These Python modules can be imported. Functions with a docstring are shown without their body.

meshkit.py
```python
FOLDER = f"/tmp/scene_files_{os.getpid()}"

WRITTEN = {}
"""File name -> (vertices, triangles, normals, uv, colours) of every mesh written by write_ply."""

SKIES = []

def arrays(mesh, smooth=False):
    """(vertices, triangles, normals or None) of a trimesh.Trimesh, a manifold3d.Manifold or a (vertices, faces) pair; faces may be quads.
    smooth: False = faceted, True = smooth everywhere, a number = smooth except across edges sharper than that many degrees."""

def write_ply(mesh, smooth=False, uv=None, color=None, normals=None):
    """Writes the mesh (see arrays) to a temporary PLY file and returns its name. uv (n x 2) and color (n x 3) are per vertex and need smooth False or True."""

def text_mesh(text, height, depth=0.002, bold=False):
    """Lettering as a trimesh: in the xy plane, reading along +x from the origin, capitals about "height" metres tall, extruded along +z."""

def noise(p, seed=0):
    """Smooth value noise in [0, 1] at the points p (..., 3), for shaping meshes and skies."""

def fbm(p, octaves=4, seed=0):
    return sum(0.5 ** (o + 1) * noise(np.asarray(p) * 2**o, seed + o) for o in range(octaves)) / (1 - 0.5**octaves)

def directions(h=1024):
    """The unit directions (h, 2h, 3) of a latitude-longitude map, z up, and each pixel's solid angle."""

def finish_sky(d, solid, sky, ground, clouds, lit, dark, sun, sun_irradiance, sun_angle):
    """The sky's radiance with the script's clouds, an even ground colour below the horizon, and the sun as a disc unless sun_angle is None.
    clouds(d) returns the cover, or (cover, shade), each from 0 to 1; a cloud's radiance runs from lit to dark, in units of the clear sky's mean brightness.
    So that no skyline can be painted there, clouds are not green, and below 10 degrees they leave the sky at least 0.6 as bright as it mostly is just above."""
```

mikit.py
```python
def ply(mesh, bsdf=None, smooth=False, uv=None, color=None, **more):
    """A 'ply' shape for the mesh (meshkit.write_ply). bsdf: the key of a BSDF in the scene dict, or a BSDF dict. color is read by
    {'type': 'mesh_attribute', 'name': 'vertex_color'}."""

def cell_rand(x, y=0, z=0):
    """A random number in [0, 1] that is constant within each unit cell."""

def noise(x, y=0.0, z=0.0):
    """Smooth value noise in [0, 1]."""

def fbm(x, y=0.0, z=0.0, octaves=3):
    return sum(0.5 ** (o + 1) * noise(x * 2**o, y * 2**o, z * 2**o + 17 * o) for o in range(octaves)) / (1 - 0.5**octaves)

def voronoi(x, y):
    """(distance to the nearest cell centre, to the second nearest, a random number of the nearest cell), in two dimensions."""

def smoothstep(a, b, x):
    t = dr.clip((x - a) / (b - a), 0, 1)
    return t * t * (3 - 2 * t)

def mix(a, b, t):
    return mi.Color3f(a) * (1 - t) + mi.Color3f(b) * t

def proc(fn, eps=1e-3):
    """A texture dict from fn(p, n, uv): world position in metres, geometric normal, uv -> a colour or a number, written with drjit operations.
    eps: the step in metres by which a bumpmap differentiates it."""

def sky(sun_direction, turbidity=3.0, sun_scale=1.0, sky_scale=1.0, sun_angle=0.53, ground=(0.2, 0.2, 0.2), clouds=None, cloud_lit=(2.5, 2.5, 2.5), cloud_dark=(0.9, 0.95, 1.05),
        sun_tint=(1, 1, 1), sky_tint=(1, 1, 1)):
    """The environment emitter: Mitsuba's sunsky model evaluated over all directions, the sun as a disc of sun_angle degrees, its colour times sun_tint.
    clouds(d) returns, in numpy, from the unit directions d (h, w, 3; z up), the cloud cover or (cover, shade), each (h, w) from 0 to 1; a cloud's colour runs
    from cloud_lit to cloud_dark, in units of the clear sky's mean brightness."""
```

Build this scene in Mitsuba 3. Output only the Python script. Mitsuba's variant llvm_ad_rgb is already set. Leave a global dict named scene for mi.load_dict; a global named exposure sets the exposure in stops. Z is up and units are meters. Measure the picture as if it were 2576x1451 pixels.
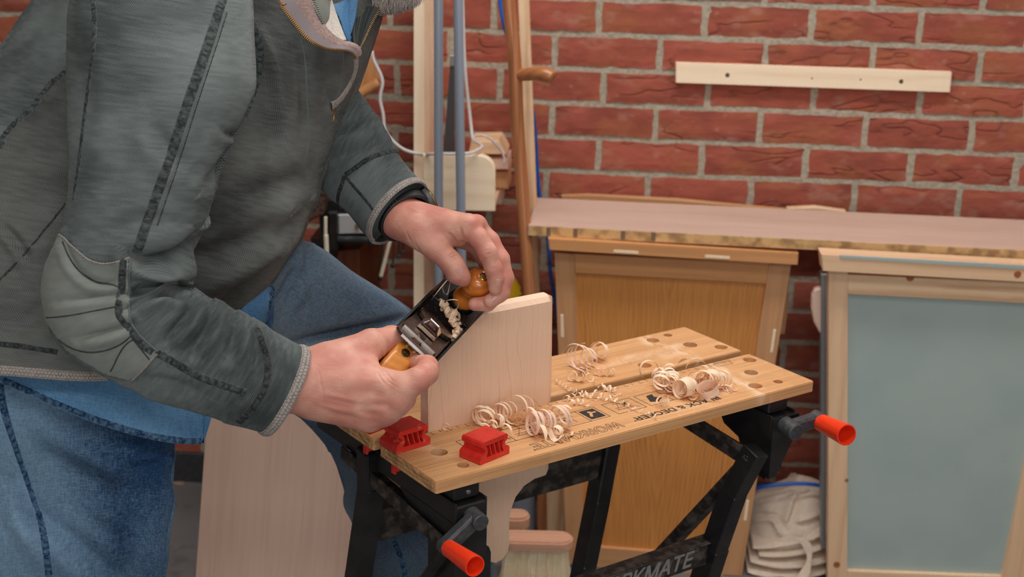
import math, numpy as np, trimesh, manifold3d as m3
from scipy.interpolate import PchipInterpolator, CubicSpline
from scipy.spatial import cKDTree
from scipy import sparse
from shapely import geometry as sg, ops as so, affinity as sa
import drjit as dr, mitsuba as mi, mikit, meshkit
from mikit import noise, fbm, smoothstep, mix, cell_rand, voronoi
rng = np.random.default_rng(7)
scene, labels = {}, {}
# ------------------------------------------------------------------ camera, light, exposure
IMW, IMH, FPX = 2576, 1451, 3636.3
EYE = np.array([0, 0, 1.5])
_f = np.array([0, math.cos(.3043), -math.sin(.3043)]); _r = np.array([1., 0, 0]); _d = np.cross(_f, _r)
_c, _s = math.cos(-.0268), math.sin(-.0268)
CAM = np.array([_c * _r + _s * _d, -_s * _r + _c * _d, _f])           # rows: right, down, forward
_m = np.eye(4); _m[:3, 0], _m[:3, 1], _m[:3, 2], _m[:3, 3] = -CAM[0], -CAM[1], CAM[2], EYE
T = mi.ScalarTransform4f
scene['camera'] = {'type': 'thinlens', 'fov': 2 * math.degrees(math.atan(IMW / 2 / FPX)), 'fov_axis': 'x', 'to_world': T(_m.tolist()),
                   'aperture_radius': .0032, 'focus_distance': 1.68, 'near_clip': .05, 'far_clip': 50.}
exposure = -0.58
# tube lights under the workshop ceiling: (x0,x1,y0,y1,radiance)
CEIL = 2.45
def ceiling_lamp(key, cx, cy, lx, ly, rad, label):
    z = CEIL - .06
    scene[key + '__diffuser'] = {'type': 'rectangle', 'to_world': T().translate([cx, cy, z]).scale([lx / 2, ly / 2, 1]).rotate([1, 0, 0], 180),
        'bsdf': {'type': 'diffuse', 'reflectance': {'type': 'rgb', 'value': .6}}, 'emitter': {'type': 'area', 'radiance': {'type': 'rgb', 'value': list(rad)}}}
    scene[key + '__housing'] = mikit.ply(trimesh.creation.box((lx + .03, ly + .03, .05), T_(cx, cy, z + .028)), {'type': 'diffuse', 'reflectance': {'type': 'rgb', 'value': .7}})
    labels[key] = {'label': label, 'category': 'ceiling lamp'}
def T_(x, y, z):
    m = np.eye(4); m[:3, 3] = x, y, z; return m
def rad(k, c=(1, .965, .92)): return [k * x for x in c]
ceiling_lamp('ceiling_lamp', .05, 1.25, 1.3, .3, rad(12.5), 'long ceiling batten lamp above the bench')
ceiling_lamp('ceiling_lamp_001', .35, 2.25, 1.7, .25, rad(25), 'ceiling batten lamp nearest the brick wall')
ceiling_lamp('ceiling_lamp_002', .2, -.5, 1.6, .4, rad(20), 'ceiling batten lamp behind the photographer')
# added fill light behind the camera: a glowing pane in a window frame
scene['added_window_1__pane'] = {'type': 'rectangle', 'to_world': T().translate([.1, -1.545, 1.30]).rotate([1, 0, 0], -90).scale([1.0, .60, 1]), 'bsdf': {'type': 'diffuse', 'reflectance': {'type': 'rgb', 'value': .2}}, 'emitter': {'type': 'area', 'radiance': {'type': 'rgb', 'value': rad(4.7, (.97, 1, 1.02))}}}
scene['added_window_1'] = mikit.ply(trimesh.util.concatenate([trimesh.creation.box((2.12, .06, .06), T_(.1, -1.55, 1.93)), trimesh.creation.box((2.12, .06, .06), T_(.1, -1.55, .67)), trimesh.creation.box((.06, .06, 1.3), T_(-.93, -1.55, 1.30)), trimesh.creation.box((.06, .06, 1.3), T_(1.13, -1.55, 1.30)), trimesh.creation.box((.05, .05, 1.2), T_(.1, -1.54, 1.30))]), {'type': 'diffuse', 'reflectance': {'type': 'rgb', 'value': .75}})
labels['added_window_1'] = {'kind': 'structure'}
# ------------------------------------------------------------------ helpers: rays through known photo points, onto known planes
def ray(px, py): return CAM.T @ np.array([(px - IMW / 2) / FPX, (py - IMH / 2) / FPX, 1.])
def at(px, py, Y): v = ray(px, py); return EYE + v * (Y / v[1])
def pd(px, py, D): return EYE + ray(px, py) * D
def wall(px, py, off=0): v = ray(px, py); return EYE + v * ((3.1244 - off) / (v[1] + .0637 * v[0]))
def proj(P):
    q = (np.asarray(P) - EYE) @ CAM.T
    return np.array([IMW / 2, IMH / 2]) + FPX * q[..., :2] / q[..., 2:]
BO = np.array([-.08128, 1.49274, .79967]); BA = .6205; BC, BS = math.cos(BA), math.sin(BA)
BM = np.eye(4); BM[:3, :3] = [[BC, -BS, 0], [BS, BC, 0], [0, 0, 1]]; BM[:3, 3] = BO
def bw(x, y, z): return BM[:3, :3] @ np.array([x, y, z], float) + BO
def onbench(px, py, z=0):
    v = ray(px, py); X = EYE + v * ((BO[2] + z - EYE[2]) / v[2]) - BO
    return np.array([BC * X[0] + BS * X[1], -BS * X[0] + BC * X[1]])
WX = np.array([1, -.0637, 0]); WX /= np.linalg.norm(WX); WN = np.array([WX[1], -WX[0], 0])      # along the wall, out of the wall
def cat(*ms):
    ms = [m for m in (ms[0] if len(ms) == 1 and isinstance(ms[0], (list, tuple)) else ms)]
    return trimesh.util.concatenate(ms) if len(ms) > 1 else ms[0]
def hull(P): return trimesh.convex.convex_hull(np.asarray(P, float), qhull_options='QJ')
def cbox(size, c=(0, 0, 0), bev=.0015):
    h = np.array(size, float) / 2; b = min(bev, h.min() * .9); P = []
    for s in np.ndindex(2, 2, 2):
        sg_ = np.array(s) * 2 - 1
        for k in range(3):
            q = h - b; q = q.copy(); q[k] = h[k]; P.append(sg_ * q)
    return hull(np.array(P) + np.array(c))
def mv(m, M): m = m.copy(); m.apply_transform(M); return m
def bmesh(m): return mv(m, BM)
def frame(o, x, y, z=None):
    x = np.array(x, float) / np.linalg.norm(x); y = np.array(y, float); y = y - x * (x @ y); y /= np.linalg.norm(y); M = np.eye(4)
    M[:3, 0], M[:3, 1], M[:3, 2], M[:3, 3] = x, y, np.cross(x, y), o; return M
def bar(p, q, wv, hv, bev=.001):
    """a rectangular bar from p to q; wv, hv: full width vectors of its section"""
    p, q, wv, hv = (np.asarray(a, float) for a in (p, q, wv, hv)); L = np.linalg.norm(q - p); z = (q - p) / L
    w, h = np.linalg.norm(wv), np.linalg.norm(hv)
    M = np.eye(4); M[:3, 0], M[:3, 1], M[:3, 2], M[:3, 3] = wv / w, hv / h, z, (p + q) / 2
    return mv(cbox((w, h, L), bev=bev), M)
def slab(P, tv, bev=.0012):
    """a convex flat piece: outline points P, thickness vector tv, its rims chamfered"""
    P = np.asarray(P, float); c = P.mean(0); tv = np.asarray(tv, float); t = tv / np.linalg.norm(tv)
    d = c - P; d = d / np.linalg.norm(d, axis=1, keepdims=True) * bev * 1.4
    return hull(np.vstack([P + d, P + t * bev, P + tv - t * bev, P + d + tv]))
def extr(poly, h, M=None, c=0):
    m = trimesh.creation.extrude_polygon(poly, h, engine='earcut'); m.apply_translation([0, 0, c]); return mv(m, M) if M is not None else m
def spline(P, n):
    P = np.asarray(P, float); t = np.r_[0, np.cumsum(np.linalg.norm(np.diff(P, axis=0), axis=1))]
    return CubicSpline(t, P)(np.linspace(0, t[-1], n)) if len(P) > 2 else P[0] + (P[-1] - P[0]) * np.linspace(0, 1, n)[:, None]
def tube(P, r, sides=10, cap=True):
    P = np.asarray(P, float); n = len(P); r = np.broadcast_to(r, (n,)); t = np.gradient(P, axis=0); t /= np.linalg.norm(t, axis=1, keepdims=True) + 1e-12
    a = np.cross(t[0], [0, 0, 1.] if abs(t[0][2]) < .9 else [1., 0, 0]); A = []
    for k in range(n):
        a = a - t[k] * (a @ t[k]); a /= np.linalg.norm(a) + 1e-12; A.append(a.copy())
    A = np.array(A); B = np.cross(t, A); th = np.arange(sides) * 2 * np.pi / sides
    V = P[:, None] + r[:, None, None] * (np.cos(th)[None, :, None] * A[:, None] + np.sin(th)[None, :, None] * B[:, None])
    return gridmesh(V, True, cap)
def gridmesh(V, closed=True, cap=True):
    n, s = V.shape[:2]; F = []
    j = np.arange(s if closed else s - 1); i = np.arange(n - 1)
    I, J = np.meshgrid(i, j, indexing='ij'); K = (J + 1) % s
    a, b, c, d = I * s + J, I * s + K, (I + 1) * s + K, (I + 1) * s + J
    F = np.stack([np.stack([a, b, c], -1), np.stack([a, c, d], -1)], -2).reshape(-1, 3); V2 = V.reshape(-1, 3)
    if cap and closed:
        k = len(V2); V2 = np.vstack([V2, V[0].mean(0), V[-1].mean(0)]); jj = np.arange(s); kk = (jj + 1) % s
        F = np.vstack([F, np.c_[kk, jj, np.full(s, k)], np.c_[(n - 1) * s + jj, (n - 1) * s + kk, np.full(s, k + 1)]])
    return trimesh.Trimesh(V2, F, process=False)
def lathe(prof, M=None, n=40):
    m = trimesh.creation.revolve(np.asarray(prof, float), sections=n); return mv(m, M) if M is not None else m
def zto(p, d, x=None):
    d = np.asarray(d, float) / np.linalg.norm(d); a = np.cross([0, 0, 1.], d) if x is None else np.asarray(x, float)
    if np.linalg.norm(a) < 1e-6: a = np.array([1., 0, 0])
    a = a - d * (a @ d); a /= np.linalg.norm(a); M = np.eye(4); M[:3, 0], M[:3, 1], M[:3, 2], M[:3, 3] = a, np.cross(d, a), d, p; return M
def cyl(p, q, r, n=28, bev=.0008):
    p, q = np.asarray(p, float), np.asarray(q, float); L = np.linalg.norm(q - p); b = min(bev, r * .4, L * .4)
    return lathe([(0, 0), (r - b, 0), (r, b), (r, L - b), (r - b, L), (0, L)], zto(p, q - p), n)
def mani(m):
    m = m.copy(); m.merge_vertices(); return m3.Manifold(m3.Mesh(np.asarray(m.vertices, np.float32), np.asarray(m.faces, np.uint32)))
def unm(M):
    a = M.to_mesh(); return trimesh.Trimesh(a.vert_properties[:, :3], a.tri_verts, process=False)
def cut(a, *bs):
    a = mani(a)
    for b in bs: a = a - mani(b)
    return unm(a)
used = {}
def key(base):
    k = used.get(base, 0); used[base] = k + 1
    return base if k == 0 else f'{base}_{k:03d}'
def thing(name, label, cat_, group=None):
    k = key(name); labels[k] = {'label': label, 'category': cat_}
    if group: labels[k]['group'] = group
    return k
def put(parent, name, mesh, bsdf, uv=None, smooth=False, label=None, **kw):
    """one entry: a thing's own mesh (name None) or a part of it. uv: a 4x4 frame (u along its x, v across) or an array"""
    k = parent if name is None else key(parent + '__' + name)
    if uv is not None and smooth is not False and smooth is not True: mesh = trimesh.graph.smooth_shade(mesh, angle=math.radians(smooth), facet_minarea=None); smooth = True
    if isinstance(uv, np.ndarray) and uv.shape == (4, 4):
        L = (np.asarray(mesh.vertices) - uv[:3, 3]) @ uv[:3, :3]; uv = np.c_[L[:, 0], L[:, 1] + .73 * L[:, 2]]
    scene[k] = mikit.ply(mesh, bsdf, smooth, uv=uv, **kw)
    if label: labels.setdefault(k, {})['label'] = label
    return k
def structure(name, mesh, bsdf, uv=None, smooth=False):
    put(name, None, mesh, bsdf, uv, smooth); labels[name] = {'kind': 'structure'}
# ------------------------------------------------------------------ materials
def lin(r, g, b): return [((c / 255) / 12.92 if c <= 10 else ((c / 255 + .055) / 1.055) ** 2.4) for c in (r, g, b)]
def mat(name, color, rough=.5, metallic=0., spec=.5, bump=None, bscale=1., coat=0., sheen=0., eps=5e-4):
    b = {'type': 'principled', 'base_color': {'type': 'rgb', 'value': color} if isinstance(color, (list, tuple)) else color, 'roughness': rough, 'metallic': metallic, 'specular': spec}
    if coat: b['clearcoat'] = coat; b['clearcoat_gloss'] = .9
    if sheen: b['sheen'] = sheen
    if bump is not None: b = {'type': 'bumpmap', 'arbitrary': mikit.proc(bump, eps), 'scale': bscale, 'bsdf': b}
    scene[name] = {'type': 'twosided', 'bsdf': b}
def wood(light, dark, freq=60., amp=.02, line=.5, streak=400., sharp=3., var=.25):
    """long-grain wood: u runs with the grain, v across it, both in metres"""
    def fn(p, n, uv):
        u, v = uv.x, uv.y
        w = v + amp * (fbm(u * 3.1, v * 14, 3.0) - .5) + amp * .12 * (noise(u * 30, v * 60) - .5)
        ring = dr.abs(dr.sin(w * freq * math.pi)); ring = 1 - dr.power(ring, sharp)
        ring = dr.power(dr.clip(ring, 0, 1), 2.0) if sharp < 1 else ring
        f = noise(v * streak, u * 9, 7.0)
        t = line * (1 - ring) * (.55 + .9 * noise(v * 23, u * 4, 5)) + .30 * (f - .5) + var * (fbm(u * 2.3, v * 9) - .5)
        return mix(light, dark, dr.clip(t, 0, 1))
    return mikit.proc(fn)
def veins(light, dark, freq=90., amp=.03, width=.10, var=.3):
    """pale wood with thin dark growth lines"""
    def fn(p, n, uv):
        u, v = uv.x, uv.y
        w = v + amp * (fbm(u * 5, v * 16, 1.0, 2) - .5) + .0016 * (noise(u * 60, v * 20) - .5)
        q = w * freq; fr = dr.abs(q - dr.floor(q) - .5) * 2
        sel = cell_rand(dr.floor(q), 3, 1)
        ln = (1 - smoothstep(0, width, fr)) * (.25 + .75 * sel) * (.4 + .9 * noise(u * 14, q * .7))
        t = .75 * ln + var * (fbm(u * 6, v * 30) - .4) + .14 * (noise(u * 40, v * 900) - .5)
        return mix(light, dark, dr.clip(t, 0, 1))
    return mikit.proc(fn)
def speck(c1, c2, sc=300., lo=.35, hi=.75):
    def fn(p, n, uv): return mix(c1, c2, smoothstep(lo, hi, fbm(p.x * sc, p.y * sc, p.z * sc)))
    return mikit.proc(fn)
mat('oak', wood(lin(198, 148, 104), lin(150, 100, 62), 40, .03, .25, 500, var=.35), .5)
mat('oak_dark', wood(lin(206, 148, 96), lin(164, 106, 60), 40, .03, .25, 500, var=.35), .45)
def _cath(p, n, uv):
    u, v = uv.x, uv.y                                   # flame figure: nested arches down the middle of the veneer
    r = dr.sqrt(dr.square(v * 3.2) + .0004) + .42 * u + .05 * (fbm(u * 8, v * 12, 2.0) - .5)
    ring = .5 + .5 * dr.sin(r * 230)
    t = .30 * dr.power(ring, 2) * noise(u * 6, v * 18, 4) * 1.6 + .45 * (noise(v * 600, u * 22) - .35) + .5 * (fbm(u * 2, v * 5) - .45)
    return mix(lin(210, 142, 72), lin(158, 94, 42), dr.clip(t, 0, 1))
mat('oak_veneer', mikit.proc(_cath), .4)
mat('pine', wood(lin(232, 200, 164), lin(190, 140, 96), 40, .025, .5, 300), .5)
mat('pine_pale', wood(lin(244, 224, 196), lin(226, 196, 160), 30, .03, .35, 300), .5)
mat('pine_rail', wood(lin(224, 188, 152), lin(192, 146, 110), 34, .02, .3, 300), .5)
mat('ply_edge', speck(lin(212, 170, 116), lin(160, 122, 80), 60, .35, .75), .6)
mat('beech_sheet', wood(lin(214, 182, 164), lin(188, 150, 130), 14, .05, .12, 260, var=.5), .5)
mat('plank_top', wood(lin(196, 168, 154), lin(166, 136, 120), 14, .05, .10, 300, var=.7), .5)
mat('maple', veins(lin(224, 190, 164), lin(188, 144, 118), 105, .04, .085), .5)
mat('endgrain', speck(lin(186, 160, 142), lin(150, 122, 106), 700), .7)
def _bamboo(p, n, uv):
    u, v = uv.x, uv.y
    st = dr.floor(v / .0165); sr = cell_rand(st, 5, 2); seg = cell_rand(st, dr.floor(u / .31 + sr * 5), 4)
    f = noise(v * 900, u * 12, 1); g = noise(v * 300, u * 5, 4)
    t = .28 * seg + .42 * (f - .35) + .3 * (g - .4) + .35 * (fbm(u * 6, v * 20) - .45)
    dirt = smoothstep(.62, .8, fbm(u * 22, v * 34, 9)) * .25 + .45 * dr.exp(-dr.square((u - .522 - .03 * (fbm(v * 30, 3, 1) - .5)) / .011)) * smoothstep(.3, .6, fbm(u * 160, v * 60, 2)) + .4 * dr.exp(-dr.square((v - .19 - .02 * (fbm(u * 12, 3, 1) - .5)) / .008)) * smoothstep(.35, .42, u) * (1 - smoothstep(.5, .53, u)) * fbm(u * 200, v * 200)
    return mix(mix(lin(208, 160, 112), lin(160, 110, 68), dr.clip(t, 0, 1)), lin(226, 196, 164), dr.clip(dirt * 1.5, 0, .85))
mat('bamboo', mikit.proc(_bamboo), .42)
def _bambooend(p, n, uv):
    u, v = uv.x, uv.y
    c = cell_rand(dr.floor(u / .019), dr.floor(v / .005), 3)
    return mix(lin(206, 160, 110), lin(140, 98, 58), dr.clip(.75 * c + .5 * (noise(u * 1500, v * 1500) - .5), 0, 1))
mat('bamboo_end', mikit.proc(_bambooend), .5)
mat('varnished_wood', wood(lin(172, 110, 68), lin(122, 70, 40), 60, .02, .4, 300), .3, coat=.6)
mat('handle_wood', wood(lin(216, 142, 58), lin(184, 104, 36), 110, .006, .3, 900, sharp=2.), .28, coat=.8)
mat('knob_wood', wood(lin(210, 124, 46), lin(160, 78, 24), 60, .03, .4, 300, sharp=2.), .16, coat=1.)
mat('shaving', wood(lin(240, 214, 186), lin(222, 188, 154), 120, .01, .4, 900), .5, spec=.3)
mat('shaving_pink', wood(lin(232, 202, 180), lin(208, 170, 146), 120, .01, .4, 900), .5, spec=.3)
mat('wood_dust', speck(lin(244, 218, 184), lin(222, 186, 144), 900), .8)
mat('black_steel', speck(lin(22, 22, 24), lin(32, 31, 31), 40), .36)
mat('dusty_steel', speck(lin(28, 27, 27), lin(84, 74, 66), 90, .35, .8), .6)
mat('black_plastic', speck(lin(52, 54, 58), lin(64, 66, 70), 200), .45)
mat('red_plastic', speck(lin(206, 44, 34), lin(192, 36, 28), 120), .38)
mat('red_dusty', speck(lin(200, 42, 34), lin(206, 96, 80), 160, .55, .85), .42)
mat('grip_red', lin(232, 58, 24), .22, coat=.4)
mat('zinc', lin(170, 176, 184), .25, 1.)
mat('chrome', lin(225, 226, 230), .07, 1.)
mat('blade_steel', speck(lin(120, 104, 98), lin(86, 74, 70), 500), .34, .85)
mat('edge_steel', lin(190, 184, 178), .3, .8)
mat('brass', lin(200, 168, 96), .25, 1.)
mat('old_brass', speck(lin(140, 116, 76), lin(70, 58, 42), 900), .4, 1.)
mat('japanning', speck(lin(16, 16, 18), lin(60, 54, 50), 420, .55, .85), .3, coat=.3)
mat('tube_steel', lin(150, 162, 178), .32, .25)
mat('dark_metal', lin(74, 76, 80), .5, .4)
mat('grey_metal', lin(136, 138, 140), .4, .3)
mat('white_cable', lin(206, 204, 206), .5)
mat('blue_rubber', lin(22, 88, 180), .4)
mat('yellow_plastic', lin(226, 184, 22), .45)
mat('blue_paint', speck(lin(162, 177, 174), lin(156, 172, 170), 9), .5)
mat('black_rubber', lin(26, 26, 27), .5)
mat('ink', lin(34, 30, 28), .7)
mat('grey_ink', lin(122, 122, 122), .6)
mat('screw_dark', lin(92, 80, 62), .4, .7)
# ------------------------------------------------------------------ the room
W0 = np.array([0, 3.1244, 0.])
def wp(u, d, z): return W0 + u * WX + d * WN + np.array([0, 0, z])
WM = np.eye(4); WM[:3, 0], WM[:3, 1], WM[:3, 2], WM[:3, 3] = WX, [0, 0, 1], WN, W0            # local: u, up, out
def on(px, py, off):                                                                          # photo point -> (u, z) on the plane at distance off from the wall
    X = wall(px, py, off * 1.00203) - W0; return np.array([X @ WX, X[2]])
def crease(p): 
    a = fbm(p.x * 8 + 3, p.y * 8, p.z * 26 + 2 * noise(p.x * 6, 1, p.z * 5), 3); r = 1 - dr.abs(2 * a - 1)
    return dr.power(r, 26) * smoothstep(.42, .62, noise(p.x * 7, 5, p.z * 15))
def _brick(p, n, uv):
    r = uv.x; f = fbm(p.x * 22, p.y * 9, p.z * 34 + r * 40, 3); g = fbm(p.x * 120, p.y * 60, p.z * 160, 2)
    c = mix(lin(166, 90, 74), lin(134, 72, 60), dr.clip(1.5 * (f - .28) + .7 * (r - .5), 0, 1))
    c = mix(c, lin(160, 98, 68), smoothstep(.5, .75, fbm(p.x * 12 + r * 50, 2, p.z * 16)) * .6)
    c = mix(c, lin(190, 150, 134), smoothstep(.55, .85, fbm(p.x * 26 + 4, r * 30, p.z * 38)) * .30)
    c = mix(c, lin(110, 62, 52), crease(p) * .45 + smoothstep(.66, .8, g) * .25)
    return mix(c, lin(170, 140, 122), smoothstep(.7, .86, fbm(p.x * 60, r * 9, p.z * 60)) * .4)
mat('brick', mikit.proc(_brick), .85, spec=.2, bump=lambda p, n, uv: -.0030 * crease(p) + .0016 * fbm(p.x * 90, p.y * 90, p.z * 110, 3), bscale=1.)
mat('mortar', speck(lin(178, 169, 152), lin(156, 147, 131), 160, .3, .7), .95, spec=.1, bump=lambda p, n, uv: .0022 * fbm(p.x * 130, p.y * 130, p.z * 130, 3))
def _floor(p, n, uv):
    c = mix(lin(112, 112, 114), lin(92, 91, 92), fbm(p.x * 9, p.y * 9, 1)); c = mix(c, lin(76, 75, 75), smoothstep(.6, .8, fbm(p.x * 30, p.y * 30, 5)) * .5)
    return mix(c, lin(196, 150, 120), smoothstep(.76, .8, fbm(p.x * 16, p.y * 26, 9)) * .6)
mat('concrete', mikit.proc(_floor), .7)
mat('white_paint', lin(226, 220, 210), .8)
mat('grey_paint', lin(188, 180, 172), .8)
def plane_(P): return trimesh.Trimesh(np.array(P, float), [[0, 1, 2], [0, 2, 3]], process=False)
U0, U1, DD = -2.3, 2.5, 4.7
structure('floor', plane_([wp(U0, 0, 0), wp(U1, 0, 0), wp(U1, DD, 0), wp(U0, DD, 0)]), 'concrete')
structure('ceiling', plane_([wp(U0, 0, CEIL), wp(U1, 0, CEIL), wp(U1, DD, CEIL), wp(U0, DD, CEIL)]), 'white_paint')
structure('wall_left', plane_([wp(U0, 0, 0), wp(U0, DD, 0), wp(U0, DD, CEIL), wp(U0, 0, CEIL)]), 'grey_paint')
structure('wall_right', plane_([wp(U1, 0, 0), wp(U1, DD, 0), wp(U1, DD, CEIL), wp(U1, 0, CEIL)]), 'grey_paint')
structure('wall_front', plane_([wp(U0, DD, 0), wp(U1, DD, 0), wp(U1, DD, CEIL), wp(U0, DD, CEIL)]), 'grey_paint')
structure('wall_back', mv(cbox((U1 - U0, CEIL, .1), ((U0 + U1) / 2, CEIL / 2, -.0545), .002), WM), 'mortar')
structure('shade_strip_back', mv(cbox((3.0, .075, .012), (-.8, .0375, .007), .002), WM), 'black_plastic')  # black strip that paints in the deep shade along the wall foot
ROWX = [.17016, .07845, .18685, .0777, .18217, .0685]
far = []
for k in range(-18, 16):
    zc = 1.1333 - .075 * k
    if zc + .03 > CEIL: continue
    off = ROWX[k] if 0 <= k < 6 else (.176 if k % 2 == 0 else .072) + rng.uniform(-.008, .008)
    for i in range(-12, 12):
        ua, ub = off + .225 * i + .0072, off + .225 * (i + 1) - .0072
        if ub < U0 + .01 or ua > U1 - .01: continue
        ua, ub = max(ua, U0), min(ub, U1)
        uc = (ua + ub) / 2; near = -4 <= k <= 15 and -1.36 < uc < 1.36
        nx, nz = (10, 5) if near else (2, 2)
        gx, gz = np.meshgrid(np.linspace(ua, ub, nx), np.linspace(max(zc - .0310, .001), zc + .0310, nz), indexing='ij')
        e = np.zeros_like(gx); j = lambda: rng.normal(0, .0011, gx.shape) * near
        fx, fz = gx + j(), gz + j(); sd = rng.uniform(0, 99)
        dpt = .004 * (meshkit.fbm(np.stack([gx * 18 + sd, gz * 40, gx * 0 + sd], -1), 3) - .5) + .0012 * rng.normal()
        rim = np.minimum.reduce([gx - ua, ub - gx, gz - zc + .0310, zc + .0310 - gz]); dpt = np.where(rim < .001, dpt - .0022, dpt)
        Vf = np.stack([fx, fz, dpt], -1); m = gridmesh(Vf, False)
        b = np.array([(a, 0) for a in range(nx)] + [(nx - 1, a) for a in range(1, nz)] + [(a, nz - 1) for a in range(nx - 2, -1, -1)] + [(0, a) for a in range(nz - 2, 0, -1)])
        ring = Vf[b[:, 0], b[:, 1]]; back = ring.copy(); back[:, 2] = -.011
        side = gridmesh(np.stack([back, ring]), True, False)
        m = mv(cat(m, side), WM); rv = rng.uniform(); uv = np.tile([rv, rng.uniform()], (len(m.vertices), 1))
        if near: put('wall_back', 'brick', m, 'brick', uv)
        else: far.append((m, uv))
scene['wall_back__brickwork'] = mikit.ply(cat([m for m, _ in far]), 'brick', uv=np.vstack([u for _, u in far])); labels['wall_back__brickwork'] = {'kind': 'stuff'}
# ------------------------------------------------------------------ things against the wall
def quad_on(pts, off): return [wp(*(lambda q: (q[0], off, q[1]))(on(x, y, off))) for x, y in pts]
def board(parent, name, pts, off, th, bsdf, gdir, bev=.0015, label=None):
    """a flat wooden piece whose front face lies at distance off from the wall; pts are its corners in the photograph; gdir = grain direction"""
    P = quad_on(pts, off); fr = frame(P[0], gdir, np.cross(WN, gdir)); return put(parent, name, slab(P, -WN * th, bev), bsdf, fr, label=label)
UP = np.array([0, 0, 1.])
k = thing('wall_batten', 'pale planed softwood batten screwed level to the brick wall', 'batten')
board(k, 'strip', [(1700, 158), (2395, 182), (2390, 232), (1700, 208)], .02, .019, 'pine_pale', WX)
for x, y in ((1830, 189), (2267, 205)):
    c = wp(*(lambda q: (q[0], .0195, q[1]))(on(x, y, .02))); put(k, 'screw', cat(cyl(c, c + WN * .0013, .0048, 20), bar(c + WN * .001 - WX * .003, c + WN * .001 + WX * .003, WN * .0012, UP * .0008, .0002)), 'screw_dark', label='countersunk screw head')
for x, y in ((2043, 197), (2165, 200)):
    c = wp(*(lambda q: (q[0], .0195, q[1]))(on(x, y, .02))); put(k, 'knot', cyl(c, c + WN * .0007, .0022, 12), 'screw_dark')
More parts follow.
